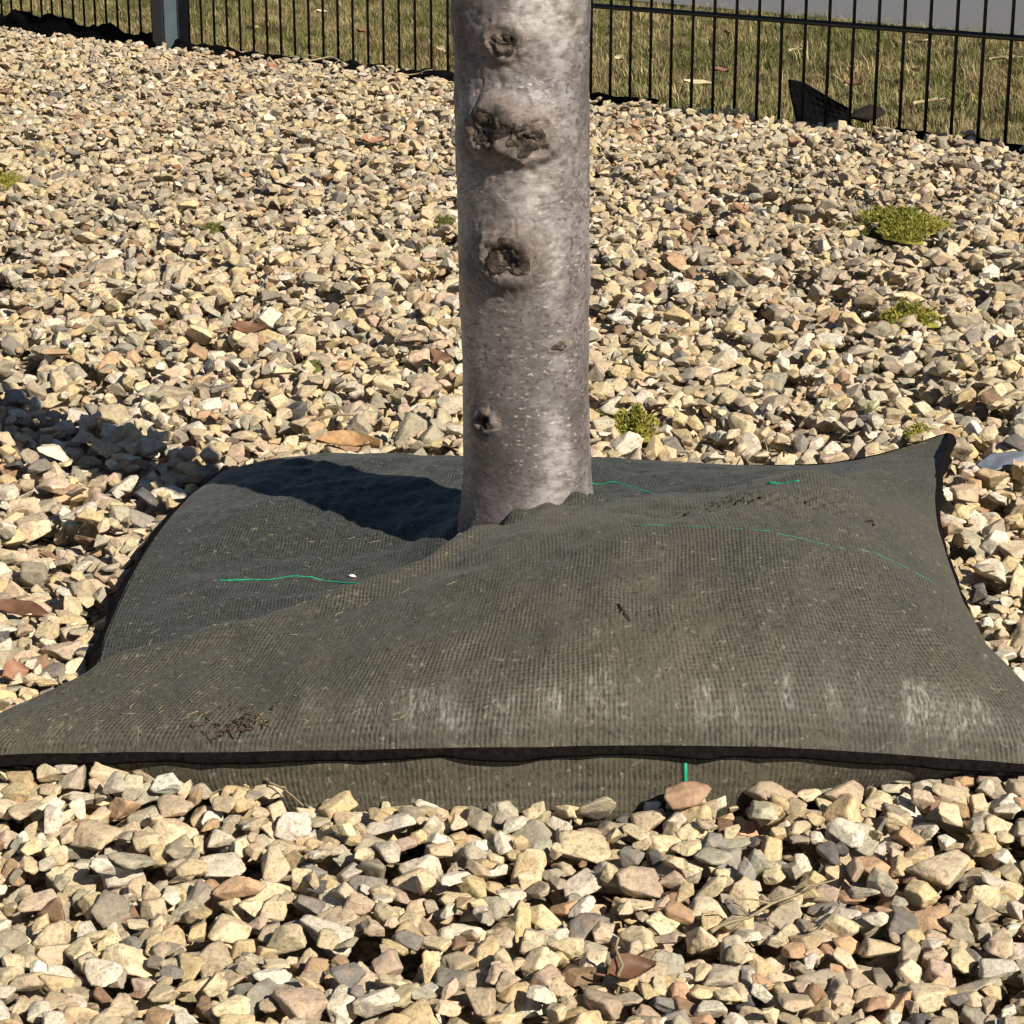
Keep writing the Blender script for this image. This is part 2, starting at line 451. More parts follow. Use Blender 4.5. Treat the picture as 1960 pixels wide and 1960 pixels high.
def tps(X):
    sh = X.shape[:-1]; X = X.reshape(-1, 2)
    d = np.linalg.norm(X[:, None] - HC[None, :, :2], axis=-1)
    K = np.where(d > 0, d**2 * np.log(d + 1e-12), 0)
    return (K @ TW[:len(HC)] + TW[-3] + X @ TW[-2:]).reshape(sh)
uu = np.broadcast_to(U[..., 0], (NV, NU)); vv = np.broadcast_to(Vv[..., 0], (NV, NU))
def prof(d, w):
    s = np.clip(d / w, 0, 1)
    return np.sqrt(np.clip(1 - (1 - s)**2.2, 0, 1))
edge = prof(vv, 0.13) * prof(1 - vv, 0.16) * prof(uu, 0.17) * prof(1 - uu, 0.17)
H = tps(coons[..., :2])
top = coons.copy()
top[..., 2] = coons[..., 2] + np.maximum(H - coons[..., 2], -0.008) * edge
# creases and lumps in the filling, radiating from corners, and puckers along the crest
q = coons.copy(); q[..., 2] = 0
lump = fbm(q * np.array([24, 24, 1]), 3, 5) * 0.0046 + fbm(q * np.array([95, 60, 1]), 3, 9) * 0.0015
pucker = np.exp(-(((q[..., 0] - .13) / .060)**2 + ((q[..., 1] - 1.10) / .026)**2)) * np.sin(q[..., 0] * 2 * math.pi / 0.0105 + 2.5 * fbm(q * 40, 2, 3)) * np.cos(q[..., 1] * 2 * math.pi / 0.017) * 0.0034
pk2 = np.exp(-(((q[..., 0] + .13) / .06)**2 + ((q[..., 1] - 1.27) / .07)**2)) * np.sin((q[..., 0] + q[..., 1] * 0.5) * 2 * math.pi / 0.012 + 2.5 * fbm(q * 40, 2, 13)) * np.cos(q[..., 1] * 2 * math.pi / 0.015) * 0.0011
pull = np.exp(-(((q[..., 0] + .23) / .06)**2 + ((q[..., 1] - .97) / .05)**2)) * np.sin((q[..., 1] * 1.2 - q[..., 0] * .55) * 2 * math.pi / 0.022) * 0.0012
pull += np.exp(-(((q[..., 0] - .25) / .06)**2 + ((q[..., 1] - .97) / .05)**2)) * np.sin((q[..., 1] * 1.2 + q[..., 0] * .55) * 2 * math.pi / 0.024) * 0.0012
dt = np.hypot(q[..., 0] - TREE[0], q[..., 1] - TREE[1])
th_ = np.arctan2(q[..., 1] - TREE[1], q[..., 0] - TREE[0])
collar = np.exp(-((dt - 0.037) / 0.012)**2) * 0.0050 * (1 + 0.35 * np.sin(7 * th_ + 1) + 0.35 * np.sin(13 * th_))
rdg = np.interp(q[..., 0], [-0.29, -0.20, -0.145, -0.083, -0.04, -0.017, 0.01], [0.955, 1.0, 1.012, 1.037, 1.072, 1.115, 1.17])
ridge = 0.0085 * np.exp(-((q[..., 1] - rdg) / 0.015)**2) * np.clip((q[..., 0] + 0.25) / 0.05, 0, 1) * np.clip((0.0 - q[..., 0]) / 0.02, 0, 1)
ridge -= 0.007 * np.exp(-((q[..., 1] - rdg - 0.045) / 0.018)**2) * np.clip((q[..., 0] + 0.22) / 0.05, 0, 1) * np.clip((0.0 - q[..., 0]) / 0.02, 0, 1)
top[..., 2] += (ridge + lump + pucker + pk2 + pull + collar) * edge
top[..., 1] += fbm(q * 33 + 7, 3, 21) * 0.0012 * edge
bottom = coons.copy()
edgeb = prof(vv, 0.085) * prof(1 - vv, 0.12) * prof(uu, 0.10) * prof(1 - uu, 0.10)
bottom[..., 2] = coons[..., 2] + (-0.012 + 0.014 * np.clip((np.abs(uu - 0.48) - 0.16) / 0.24, 0, 1)**1.3 - coons[..., 2]) * edgeb + fbm(q * 45, 3, 8) * 0.0025 * edgeb
bottom[..., 1] -= 0.017 * np.sin(np.clip(vv / 0.075, 0, 1) * math.pi) * np.exp(-((uu - 0.47) / 0.24)**4)
UVm = np.stack([uu * 0.56, vv * 0.60], -1)

bag = tag(empty('watering_bag', (0.01, 1.19, 0)), 'dark green knitted cloth watering bag lying like a pillow round the trunk', 'watering bag')
B0 = np.array([0.01, 1.19, 0])
tp = link('top_panel', grid_mesh('top_panel', top - B0, UVm), bag, M_FAB)
at_ = tp.data.attributes.new('bloom', 'FLOAT', 'POINT')
bn = fbm(np.stack([uu * 9, vv * 0, uu * 0], -1), 3, 61); bn2 = fbm(np.stack([uu * 26, vv * 30, uu * 0], -1), 3, 62)
bl = np.exp(-((vv - 0.022 - 0.012 * bn) / (0.015 + 0.008 * bn2))**2) * np.clip(0.55 + 1.3 * bn2 + 0.5 * bn, 0.05, 1) * (0.25 + 0.75 / (1 + np.exp(-(uu - 0.42) / 0.03))) * (1 / (1 + np.exp((uu - 0.93) / 0.02)))
at_.data.foreach_set('value', np.clip(bl * 1.6, 0, 1).astype(np.float32).ravel())
rx_ = np.interp(q[..., 0], [-0.29, -0.20, -0.145, -0.083, -0.04, -0.017, 0.01, 0.09, 0.13, 0.20, 0.26], [0.965, 1.004, 1.016, 1.043, 1.08, 1.12, 1.17, 1.16, 1.19, 1.30, 1.5])
wear = 1 / (1 + np.exp(-(rx_ - q[..., 1] + 0.004 * fbm(q * 60, 2, 66)) / 0.006))
at_ = tp.data.attributes.new('wear', 'FLOAT', 'POINT'); at_.data.foreach_set('value', np.clip(wear, 0.12, 1).astype(np.float32).ravel())
tag(tp, 'dusty olive upper cloth with white lime bloom along its front')
link('bottom_panel', grid_mesh('bottom_panel', bottom - B0, UVm, flip=True), bag, M_FAB2)
# sewn edge: a folded tape running round the outline
loop = np.concatenate([front[:-1], right[:-1], back[::-1][:-1], left[::-1][:-1]])[::4]
cen = np.array([0.0, 1.19])
def seam_mesh(loop):
    n = len(loop); rows = []
    tang = np.roll(loop, -1, 0) - np.roll(loop, 1, 0); tang[:, 2] = 0
    tang /= np.linalg.norm(tang, axis=1)[:, None]
    out = np.stack([tang[:, 1], -tang[:, 0], np.zeros(n)], -1)
    sgn = np.sign(((loop[:, :2] - cen) * out[:, :2]).sum(1).mean()); out *= sgn
    wv = 0.0033 + 0.0026 * fbm(loop * np.array([60, 60, 1]), 3, 4)
    droop = -0.0032 + 0.0022 * fbm(loop * 30 + 5, 2, 6)
    th = 0.0012
    for (o, z) in ((-0.002, th), (0.5, th), (1.0, 0.0006), (1.0, -0.0006), (0.5, -th), (-0.002, -th)):
        off = out * (wv * max(o, 0) + (o if o < 0 else 0))[:, None]
        r = loop + off; r[:, 2] += z + droop * max(o, 0)**1.5
        rows.append(r)
    P = np.stack(rows, 0)
    return P
link('seam', grid_mesh('seam', seam_mesh(loop) - B0, None, wrap=True), bag, M_SEAM)

def on_bag(u, v, surf=top):
    x = min(max(u, 0), 1) * (NU - 1); y = min(max(v, 0), 1) * (NV - 1)
    i, j = min(int(y), NV - 2), min(int(x), NU - 2); a, b = y - i, x - j
    return surf[i, j]*(1-a)*(1-b) + surf[i, j+1]*(1-a)*b + surf[i+1, j]*a*(1-b) + surf[i+1, j+1]*a*b
def thread(uv, r, lift=0.0001, surf=top, n=26):
    uv = np.array(uv, float); t = np.linspace(0, len(uv) - 1, n)
    us = np.interp(t, range(len(uv)), uv[:, 0]); vs_ = np.interp(t, range(len(uv)), uv[:, 1])
    wv_ = vnoise(np.c_[us * 60 + vs_ * 37, us * 0, us * 0], 44)
    pts = [on_bag(a, b, surf) + np.array([0, 0, lift + 0.8 * r * w_]) - B0 for a, b, w_ in zip(us, vs_, wv_)]
    V, F = tube_geo(pts, [r * (0.55 + 0.45 * math.sin(math.pi * min(1, (i + 2) / 6))) for i in range(n)], 5)
    return link('green_thread', mesh_from('green_thread', V, F), bag, M_THREAD)
thread([(0.115, 0.478), (0.20, 0.49), (0.25, 0.496), (0.325, 0.47)], 0.00075)
thread([(0.52, 0.805), (0.571, 0.792), (0.614, 0.749), (0.67, 0.68)], 0.0009)
thread([(0.765, 0.468), (0.80, 0.446)], 0.0010, n=10)
thread([(0.60, 0.278), (0.71, 0.238), (0.819, 0.218), (0.876, 0.218), (0.931, 0.213)], 0.00026, 0.0)
thread([(0.634, 0.002), (0.635, 0.010), (0.634, 0.022)], 0.0011, 0.0, bottom, 10)

# ------------------------------------------------------------------ gravel
def outline_mask(x, y, grow):
    """inside the bag's outline grown by so many metres"""
    L = loop[:, :2]
    inside = np.zeros(np.shape(x), bool)
    c = np.array([0.02, 1.19])
    for k in range(len(L)):
        x0, y0 = L[k]; x1, y1 = L[(k + 1) % len(L)]
        cond = ((y0 > y) != (y1 > y))
        with np.errstate(divide='ignore', invalid='ignore'):
            xi = (x1 - x0) * (y - y0) / (y1 - y0 + 1e-12) + x0
        inside ^= cond & (x < xi)
    return inside

NPROTO = 48
def stone_verts(seed, sub):
    r = np.random.default_rng(1000 + seed)
    bm = bmesh.new(); bmesh.ops.create_icosphere(bm, subdivisions=sub, radius=1.0)
    D = np.array([v.co[:] for v in bm.verts]); F = [[v.index for v in f.verts] for f in bm.faces]; bm.free()
    npl = r.integers(6, 11)
    N = r.normal(size=(npl, 3)); N /= np.linalg.norm(N, axis=1)[:, None]
    # keep the planes apart so that the stone is closed and blocky
    for _ in range(25):
        f = N[:, None] - N[None]; dd = np.linalg.norm(f, axis=-1)[..., None] + 1e-3
        N += 0.03 * (f / dd**3).sum(1); N /= np.linalg.norm(N, axis=1)[:, None]
    N += r.normal(size=N.shape) * 0.22; N /= np.linalg.norm(N, axis=1)[:, None]
    h = r.uniform(0.60, 1.0, npl)
    p = r.uniform(18, 60)
    s = np.maximum(D @ N.T, 0) / h
    rad = (np.sum(s**p, axis=1) + 0.35**p) ** (-1 / p)
    rad = np.minimum(rad, 1.5)
    V = D * rad[:, None]
    V *= 1 + 0.10 * fbm(V * 1.7 + seed * 9.1, 3, seed)[:, None] + 0.030 * fbm(V * 6 + seed, 2, seed + 3)[:, None]
    ax = np.array([1.0, r.uniform(0.58, 0.90), r.uniform(0.36, 0.72)])
    V *= ax
    V -= (V.max(0) + V.min(0)) / 2
    V /= np.abs(V[:, 0]).max()
    return V, F, np.abs(V).max(0)
PROTO, PAX = [], []
proto_col = bpy.data.collections.new('stone_shapes')
for k in range(NPROTO):
    V, F, ax = stone_verts(k, 4)
    me = mesh_from('stone_shape_%02d' % k, V, F)
    me.materials.append(M_STONE)
    PROTO.append(me); PAX.append(ax)
    o = bpy.data.objects.new('stone_shape_%02d' % k, me)
    proto_col.objects.link(o)
PAX = np.array(PAX)

CELL = 0.0025
GX0, GX1, GY0, GY1 = -2.7, 1.9, 0.42, 6.6
gw, gh = int((GX1 - GX0) / CELL), int((GY1 - GY0) / CELL)
yy = GY0 + (np.arange(gh) + .5) * CELL; xx = GX0 + (np.arange(gw) + .5) * CELL
def base_h(x, y):
    p = np.stack([x * 3.1, y * 2.3, np.zeros_like(x)], -1)
    b = -0.024 + 0.006 * vnoise(p, 77) + 0.003 * vnoise(p * 3, 78)
    b += 0.010 * np.exp(-(((x - 0.55) / 0.35)**2 + ((y - 3.3) / 0.35)**2))          # heap by the fence
    b += 0.006 * np.exp(-(((x + 0.33) / 0.10)**2 + ((y - 1.15) / 0.30)**2))         # heap left of the bag
    b += 0.009 * np.exp(-(((x + 0.19) / 0.085)**4 + ((y - 0.925) / 0.035)**2))         # stones pushed up against the front of the bag
    b += 0.003 * np.exp(-(((x - 0.215) / 0.075)**4 + ((y - 0.920) / 0.035)**2))
    b += 0.0095 * np.exp(-(((x - 0.0) / 0.24)**4 + ((y - 0.895) / 0.045)**2))
    return b
XX, YY = np.meshgrid(xx, yy)
Hm = base_h(XX, YY).astype(np.float32)
del XX, YY
bxs, bys = np.arange(GX0, GX1, 0.02), np.r_[np.arange(GY0, 1.6, 0.0125), np.arange(1.6, GY1, 0.025)]
BX, BY = np.meshgrid(bxs, bys)
bz = base_h(BX, BY) - 0.001 + 0.0015 * fbm(np.stack([BX * 60, BY * 60, BX * 0], -1), 2, 14)
bidx = np.arange(BX.size).reshape(BX.shape)
fm = (fence_side(BX, BY) < -0.01); fm = fm[:-1, :-1] & fm[1:, 1:] & fm[:-1, 1:] & fm[1:, :-1]
bq = np.stack([bidx[:-1, :-1], bidx[:-1, 1:], bidx[1:, 1:], bidx[1:, :-1]], -1)[fm]
old = [tuple(v.co) for v in bed.data.vertices]
me = mesh_from('gravel_bed', old + list(zip(BX.ravel(), BY.ravel(), bz.ravel())), [tuple(range(len(old)))] + [tuple(f + len(old)) for f in bq])
me.materials.append(M_BED); bed.data = me

def scatter(n_try, dens_far=0.62):
    y = np.sqrt(rng.uniform(0.25, 6.5**2, n_try * 3)) if False else rng.uniform(0.5, 6.4, n_try * 3)
    x = rng.uniform(-2.6, 1.8, n_try * 3)
    lim = 0.28 * y + 0.54
    ok = (np.abs(x) < lim) & (fence_side(x, y) < -0.012)
    return x[ok], y[ok]
K = 5
AREA_N = 143000
cx, cy = [], []
tot = 0
while tot < AREA_N * K:
    a, b = scatter(200000)
    cx.append(a); cy.append(b); tot += len(a)
cx = np.concatenate(cx)[:AREA_N * K].reshape(AREA_N, K); cy = np.concatenate(cy)[:AREA_N * K].reshape(AREA_N, K)
nn_ = int(0.10 * AREA_N)                       # the nearest strip is laid thicker
cy[:nn_, 0] = rng.uniform(0.52, 1.15, nn_); cx[:nn_, 0] = rng.uniform(-1, 1, nn_) * (0.28 * cy[:nn_, 0] + 0.3)
# candidates of one stone lie near each other so that each fills its own hollow
cx = cx[:, :1] + rng.normal(0, 0.013, (AREA_N, K)); cy = cy[:, :1] + rng.normal(0, 0.013, (AREA_N, K))
bad = np.where(cy < 1.0, outline_mask(cx, cy - 0.016, 0), outline_mask(cx, cy, 0)) | ((cx < 0) & outline_mask(cx + 0.009, cy, 0) & (cy > 1.0)) | (fence_side(cx, cy) > -0.008)
sh_in = outline_mask(cx + 0.0, cy, 0)
N = AREA_N
Lh = np.clip(np.exp(rng.normal(math.log(0.0077), 0.31, N)), 0.0036, 0.0132)      # half of the long axis
Lh[int(0.70 * N):] *= 0.55                 # chips and grit trickle into the gaps last
pid = rng.integers(0, NPROTO, N)
ax = PAX[pid] * Lh[:, None]
tilt = np.clip(rng.normal(0, 0.62, N), -1.5, 1.5)
rz, rz2 = rng.uniform(0, 2 * math.pi, N), rng.uniform(0, 2 * math.pi, N)
def rotz(a): c, s, o, i = np.cos(a), np.sin(a), np.zeros_like(a), np.ones_like(a); return np.stack([np.stack([c, -s, o], -1), np.stack([s, c, o], -1), np.stack([o, o, i], -1)], -2)
def rotx(a): c, s, o, i = np.cos(a), np.sin(a), np.zeros_like(a), np.ones_like(a); return np.stack([np.stack([i, o, o], -1), np.stack([o, c, -s], -1), np.stack([o, s, c], -1)], -2)
RM = rotz(rz) @ rotx(tilt) @ rotz(rz2)
GS = 15; half = GS // 2
gg = (np.arange(GS) - half) * CELL
gxx, gyy = np.meshgrid(gg, gg)
A = RM @ (np.eye(3) / (ax * 0.95)[:, None, :]**2) @ np.transpose(RM, (0, 2, 1))
lo = np.empty((N, GS, GS), np.float32); up = np.empty((N, GS, GS), np.float32)
for s in range(0, N, 8000):
    a = A[s:s+8000]
    b = a[:, 0, 2][:, None, None] * gxx + a[:, 1, 2][:, None, None] * gyy
    c = a[:, 0, 0][:, None, None] * gxx**2 + 2 * a[:, 0, 1][:, None, None] * gxx * gyy + a[:, 1, 1][:, None, None] * gyy**2 - 1
    a33 = a[:, 2, 2][:, None, None]
    disc = b * b - a33 * c
    ok = disc > 0
    rt = np.sqrt(np.where(ok, disc, 0))
    lo[s:s+8000] = np.where(ok, (-b - rt) / a33, 9.0)
    up[s:s+8000] = np.where(ok, (-b + rt) / a33, -9.0)
ci = ((cy - GY0) / CELL).astype(int); cj = ((cx - GX0) / CELL).astype(int)
ci = np.clip(ci, half + 1, gh - half - 2); cj = np.clip(cj, half + 1, gw - half - 2)
pos = np.full((N, 3), np.nan); spot = np.zeros((N, 2), int)
CAP = base_h(cx[:, 0], cy[:, 0]) + 0.034
under = outline_mask(cx, cy, 0).any(1)
CAP[under] = np.minimum(CAP[under], 0.009 + 0.003 * np.clip((np.abs(cx[under, 0] + 0.01) - 0.06) / 0.12, 0, 1))
for k in range(N):
    best, bh = -1, 1e9
    for m in range(K):
        if bad[k, m]: continue
        hv = Hm[ci[k, m], cj[k, m]]
        if hv < bh: best, bh = m, hv
    if best < 0: continue
    i0, j0 = ci[k, best] - half, cj[k, best] - half
    win = Hm[i0:i0+GS, j0:j0+GS]
    z = float((win - lo[k]).max()) - 0.0022
    if z + float(up[k].max()) > CAP[k]: continue
    np.maximum(win, up[k] + z, out=win)
    spot[k] = (i0, j0)
    pos[k] = (GX0 + (cj[k, best] + .5) * CELL, GY0 + (ci[k, best] + .5) * CELL, z)
okk = ~np.isnan(pos[:, 0])
# stones wholly buried under others are left out
for k in np.nonzero(okk)[0]:
    i0, j0 = spot[k]
    if np.count_nonzero(up[k] + pos[k, 2] > Hm[i0:i0+GS, j0:j0+GS] - 0.0009) < 4: okk[k] = False
del lo, up

# colours of the stones: a mix of limestone, flint and sandstone that drifts over the bed
PAL = np.array([
    (0.615, 0.495, 0.305), (0.595, 0.455, 0.245), (0.50, 0.40, 0.26), (0.68, 0.60, 0.455), (0.38, 0.325, 0.228),
    (0.25, 0.225, 0.185), (0.49, 0.315, 0.175), (0.27, 0.165, 0.095), (0.54, 0.405, 0.285), (0.44, 0.395, 0.285), (0.10, 0.095, 0.09)])
PAL *= np.array([0.99, 0.995, 1.05])
Wn = np.array([6.0, 3.2, 3.4, 3.2, 1.5, 0.5, 0.40, 0.25, 0.8, 1.2, 0.10])
Wg = np.array([3.8, 2.2, 4.0, 2.2, 3.2, 1.0, 0.45, 0.40, 1.1, 2.4, 0.15])
Wb = np.array([3.2, 2.2, 3.2, 2.2, 2.2, 1.1, 1.7, 1.25, 1.3, 1.5, 0.4])
def pick_tint(p):
    n = len(p)
    q = np.c_[p[:, 0] * 2.2, p[:, 1] * 1.1, np.zeros(n)]
    g = np.clip(0.22 + 0.9 * fbm(q, 2, 31) + 0.45 * np.clip((p[:, 1] - 1.9) / 1.2, 0, 1), 0, 1)
    b = np.clip(1.2 * (p[:, 0] - 0.0) / 0.15, 0, 1) * np.clip((0.97 - p[:, 1]) / 0.12, 0, 1) * 0.85
    b = np.maximum(b, np.clip(fbm(q * 2 + 40, 2, 51) * 1.2 - 0.15, 0, 0.6))
    w = (1-b)[:, None] * ((1-g)[:, None] * Wn / Wn.sum() + g[:, None] * Wg / Wg.sum()) + b[:, None] * Wb / Wb.sum()
    cdf = np.cumsum(w, 1); cdf /= cdf[:, -1:]
    i = (rng.uniform(size=(n, 1)) > cdf).sum(1)
    c = PAL[i] * np.exp(rng.normal(0, 0.13, (n, 1))) * (1 - 0.13 * np.clip((p[:, 1:2] - 1.5) / 1.2, 0, 1)) * np.exp(rng.normal(0, 0.018, (n, 3)))
    return np.clip(c, 0.02, 0.76)

P_ = pos[okk]; R_ = RM[okk]; L_ = Lh[okk]; I_ = pid[okk]
tint = pick_tint(P_)
seedv = rng.uniform(0, 1, len(P_))
# the largest in view become stones of their own
fwd = np.array([0, math.cos(PITCH), -math.sin(PITCH)]); upv = np.array([0, math.sin(PITCH), math.cos(PITCH)])
rel = P_ - np.array([0, 0, CAM_H])
zc = rel @ fwd; sx = rel[:, 0] / zc * 4200; sy = -(rel @ upv) / zc * 4200
gi = np.clip(((P_[:, 1] - GY0) / CELL).astype(int), 0, gh - 1); gj = np.clip(((P_[:, 0] - GX0) / CELL).astype(int), 0, gw - 1)
upmost = P_[:, 2] + L_ * PAX[I_][:, 2] * 0.6 > Hm[gi, gj] - 0.0015
size = L_ / zc * np.where((np.abs(sx) < 990) & (np.abs(sy) < 985) & upmost, 1, 0)
order = np.argsort(-size)
solo = order[:300]
mask = np.ones(len(P_), bool); mask[solo] = False
for i in solo:
    o = bpy.data.objects.new('stone', PROTO[I_[i]])
    M4 = Matrix.Identity(4)
    for r in range(3):
        for c in range(3): M4[r][c] = R_[i, r, c] * L_[i]
        M4[r][3] = P_[i, r]
    o.parent = bed
    o.matrix_local = M4
    o['tint'] = [float(t) for t in tint[i]]
    o['seed'] = float(seedv[i])
    COL.objects.link(o)

def instancer(name, P, R, S, I, T, SD, col, parent):
    me = bpy.data.meshes.new(name)
    n = len(P)
    me.vertices.add(n)
    me.vertices.foreach_set('co', P.astype(np.float32).ravel())
    # xyz euler from matrices
    ey = -np.arcsin(np.clip(R[:, 2, 0], -1, 1)); ex = np.arctan2(R[:, 2, 1], R[:, 2, 2]); ez = np.arctan2(R[:, 1, 0], R[:, 0, 0])
    def attr(nm, typ, key, val): a = me.attributes.new(nm, typ, 'POINT'); a.data.foreach_set(key, val)
    attr('rot', 'FLOAT_VECTOR', 'vector', np.stack([ex, ey, ez], -1).astype(np.float32).ravel())
    attr('size', 'FLOAT', 'value', S.astype(np.float32))
    attr('shape', 'INT', 'value', I.astype(np.int32))
    attr('tint', 'FLOAT_COLOR', 'color', np.c_[T, np.ones(n)].astype(np.float32).ravel())
    attr('seed', 'FLOAT', 'value', SD.astype(np.float32))
    o = link(name, me, parent)
    ng = bpy.data.node_groups.new(name + '_nodes', 'GeometryNodeTree')
    ng.interface.new_socket('Geometry', in_out='INPUT', socket_type='NodeSocketGeometry')
    ng.interface.new_socket('Geometry', in_out='OUTPUT', socket_type='NodeSocketGeometry')
    N_ = ng.nodes; Lk = ng.links
    gi_, go_ = N_.new('NodeGroupInput'), N_.new('NodeGroupOutput')
    ci_ = N_.new('GeometryNodeCollectionInfo'); ci_.inputs['Collection'].default_value = col
    ci_.inputs['Separate Children'].default_value = True; ci_.inputs['Reset Children'].default_value = True
    ip = N_.new('GeometryNodeInstanceOnPoints'); ip.inputs['Pick Instance'].default_value = True
    def na(nm, typ):
        a = N_.new('GeometryNodeInputNamedAttribute'); a.data_type = typ; a.inputs['Name'].default_value = nm
        return a.outputs['Attribute']
    Lk.new(gi_.outputs[0], ip.inputs['Points']); Lk.new(ci_.outputs[0], ip.inputs['Instance'])
    Lk.new(na('shape', 'INT'), ip.inputs['Instance Index'])
    e2r = N_.new('FunctionNodeEulerToRotation'); Lk.new(na('rot', 'FLOAT_VECTOR'), e2r.inputs[0]); Lk.new(e2r.outputs[0], ip.inputs['Rotation'])
    Lk.new(na('size', 'FLOAT'), ip.inputs['Scale']); Lk.new(ip.outputs[0], go_.inputs[0])
    md = o.modifiers.new('instances', 'NODES'); md.node_group = ng
    return o
g = instancer('gravel', P_[mask], R_[mask], L_[mask], I_[mask], tint[mask], seedv[mask], proto_col, bed)
tag(g, 'bed of cream and grey crushed gravel', kind='stuff')
print('stones', len(P_))

def ground_z(x, y, r=0.012):
    i, j = int((y - GY0) / CELL), int((x - GX0) / CELL); k = max(1, int(r / CELL))
    if not (k < i < gh - k and k < j < gw - k): return 0.0
    return float(np.percentile(Hm[i-k:i+k+1, j-k:j+k+1], 70))

# ------------------------------------------------------------------ tree
tree = tag(empty('tree', (TREE[0], TREE[1], 0)), 'young tree with smooth grey speckled bark and old branch scars', 'tree')
SCARS = [  # angle from the camera side (deg, + is right), height, half width, half height, swell
    (-13, 0.321, 0.0090, 0.0095, 0.0034), (-24, 0.277, 0.0125, 0.0130, 0.0066), (3, 0.272, 0.0125, 0.0125, 0.0052),
    (-13, 0.208, 0.0145, 0.0135, 0.0056), (30, 0.158, 0.0072, 0.0030, 0.0010), (-40, 0.115, 0.0068, 0.0056, 0.0022)]
def radius(z): 
    return np.interp(z, [-0.04, 0.03, 0.055, 0.08, 0.12, 0.20, 0.27, 0.34, 0.6, 1.2, 2.2], [0.047, 0.0425, 0.0388, 0.0368, 0.0359, 0.0362, 0.0370, 0.0374, 0.036, 0.032, 0.026])
def surf(phi, z):
    """phi measured from the camera side; returns radius and crust mask"""
    R = radius(z)
    p = np.stack([np.sin(phi) * 0.036, -np.cos(phi) * 0.036, z], -1)
    d = 0.0012 * fbm(p * 26, 3, 2) + 0.00018 * fbm(p * np.array([120, 120, 70]), 3, 12)
    crust_shade = 0.55 * np.clip(1 - (z - 0.045) / 0.03, 0, 1) * np.clip(0.6 - np.sin(phi) + 0.6 * fbm(p * 70, 2, 41), 0, 1)
    crust_shade = np.maximum(crust_shade, 0.5 * np.clip((z - 0.225) / 0.04, 0, 1) * np.clip(0.45 - 0.4 * np.sin(phi) + 1.6 * fbm(p * 42, 3, 42), 0, 1))
    d = d + 0.0009 * np.clip((z - 0.22) / 0.04, 0, 1) * fbm(p * np.array([150, 150, 110]), 3, 19)
    for k, (a, zk, w, h, s) in enumerate(SCARS):
        dx = (np.arctan2(np.sin(phi - math.radians(a)), np.cos(phi - math.radians(a)))) * 0.0365
        dz = z - zk
        wq = 0.22 * fbm(p * 90 + k * 3, 2, 60 + k)
        rho = np.sqrt((dx / w)**2 + (dz / h)**2) + wq
        d = d + s * np.exp(-(rho / 1.25)**2) * 1.3 + s * 0.45 * np.exp(-((rho - 1.0) / 0.28)**2)
        d = d - s * 0.9 * np.exp(-(rho / 0.45)**2)
        crust_shade = np.maximum(crust_shade, np.clip((2.3 - rho) * 0.75, 0, 1) * 0.95)
    for a, zk, w, h in ((-50, 0.262, 0.020, 0.016), (-46, 0.200, 0.018, 0.013), (-55, 0.318, 0.018, 0.022)):     # dark stained bark beside the scars, partly their cast shade painted in
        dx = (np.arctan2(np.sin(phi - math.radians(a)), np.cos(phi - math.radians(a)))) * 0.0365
        crust_shade = np.maximum(crust_shade, np.clip(1.3 - np.sqrt((dx / w)**2 + ((z - zk) / h)**2) + 0.9 * fbm(p * 55, 3, 99), 0, 1) * 0.9)
    rug = fbm(p * np.array([230, 230, 190]), 3, 71)
    d = d + np.clip(crust_shade, 0, 1) * (0.0011 * rug - 0.0016 * np.clip(0.12 - np.abs(fbm(p * 120, 2, 72)), 0, 1) / 0.12)
    return R + d, crust_shade
def axis_x(z): return -0.016 * np.clip(z, 0, 0.5) - 0.01 * np.clip(z - 0.5, 0, 3)
zz = np.r_[np.linspace(-0.04, 0.42, 420), np.linspace(0.423, 2.2, 60)]
ph = np.linspace(0, 2 * math.pi, 241)[:-1]
PH, ZZ = np.meshgrid(ph, zz)
RR, CR = surf(PH, ZZ)
TP = np.stack([axis_x(ZZ) + RR * np.sin(PH), -RR * np.cos(PH), ZZ], -1)
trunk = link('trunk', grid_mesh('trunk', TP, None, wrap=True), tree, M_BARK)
pale = np.zeros_like(CR)
pn = fbm(TP * 60, 3, 88)
for pa, pz, pw, phh in ((24, 0.345, 0.022, 0.030), (14, 0.243, 0.014, 0.018), (26, 0.20, 0.009, 0.05), (24, 0.09, 0.011, 0.045)):  # first is pale bark; the rest paint highlights on the right side
    dx = np.arctan2(np.sin(PH - math.radians(pa)), np.cos(PH - math.radians(pa))) * 0.0365
    pale = np.maximum(pale, np.clip(1.25 - np.sqrt((dx / pw)**2 + ((ZZ - pz) / phh)**2) + 0.8 * pn, 0, 1) * (0.9 if pz > 0.23 else 0.6))
a = trunk.data.attributes.new('pale', 'FLOAT', 'POINT'); a.data.foreach_set('value', pale.astype(np.float32).ravel())
a = trunk.data.attributes.new('crust_shade', 'FLOAT', 'POINT'); a.data.foreach_set('value', CR.astype(np.float32).ravel())
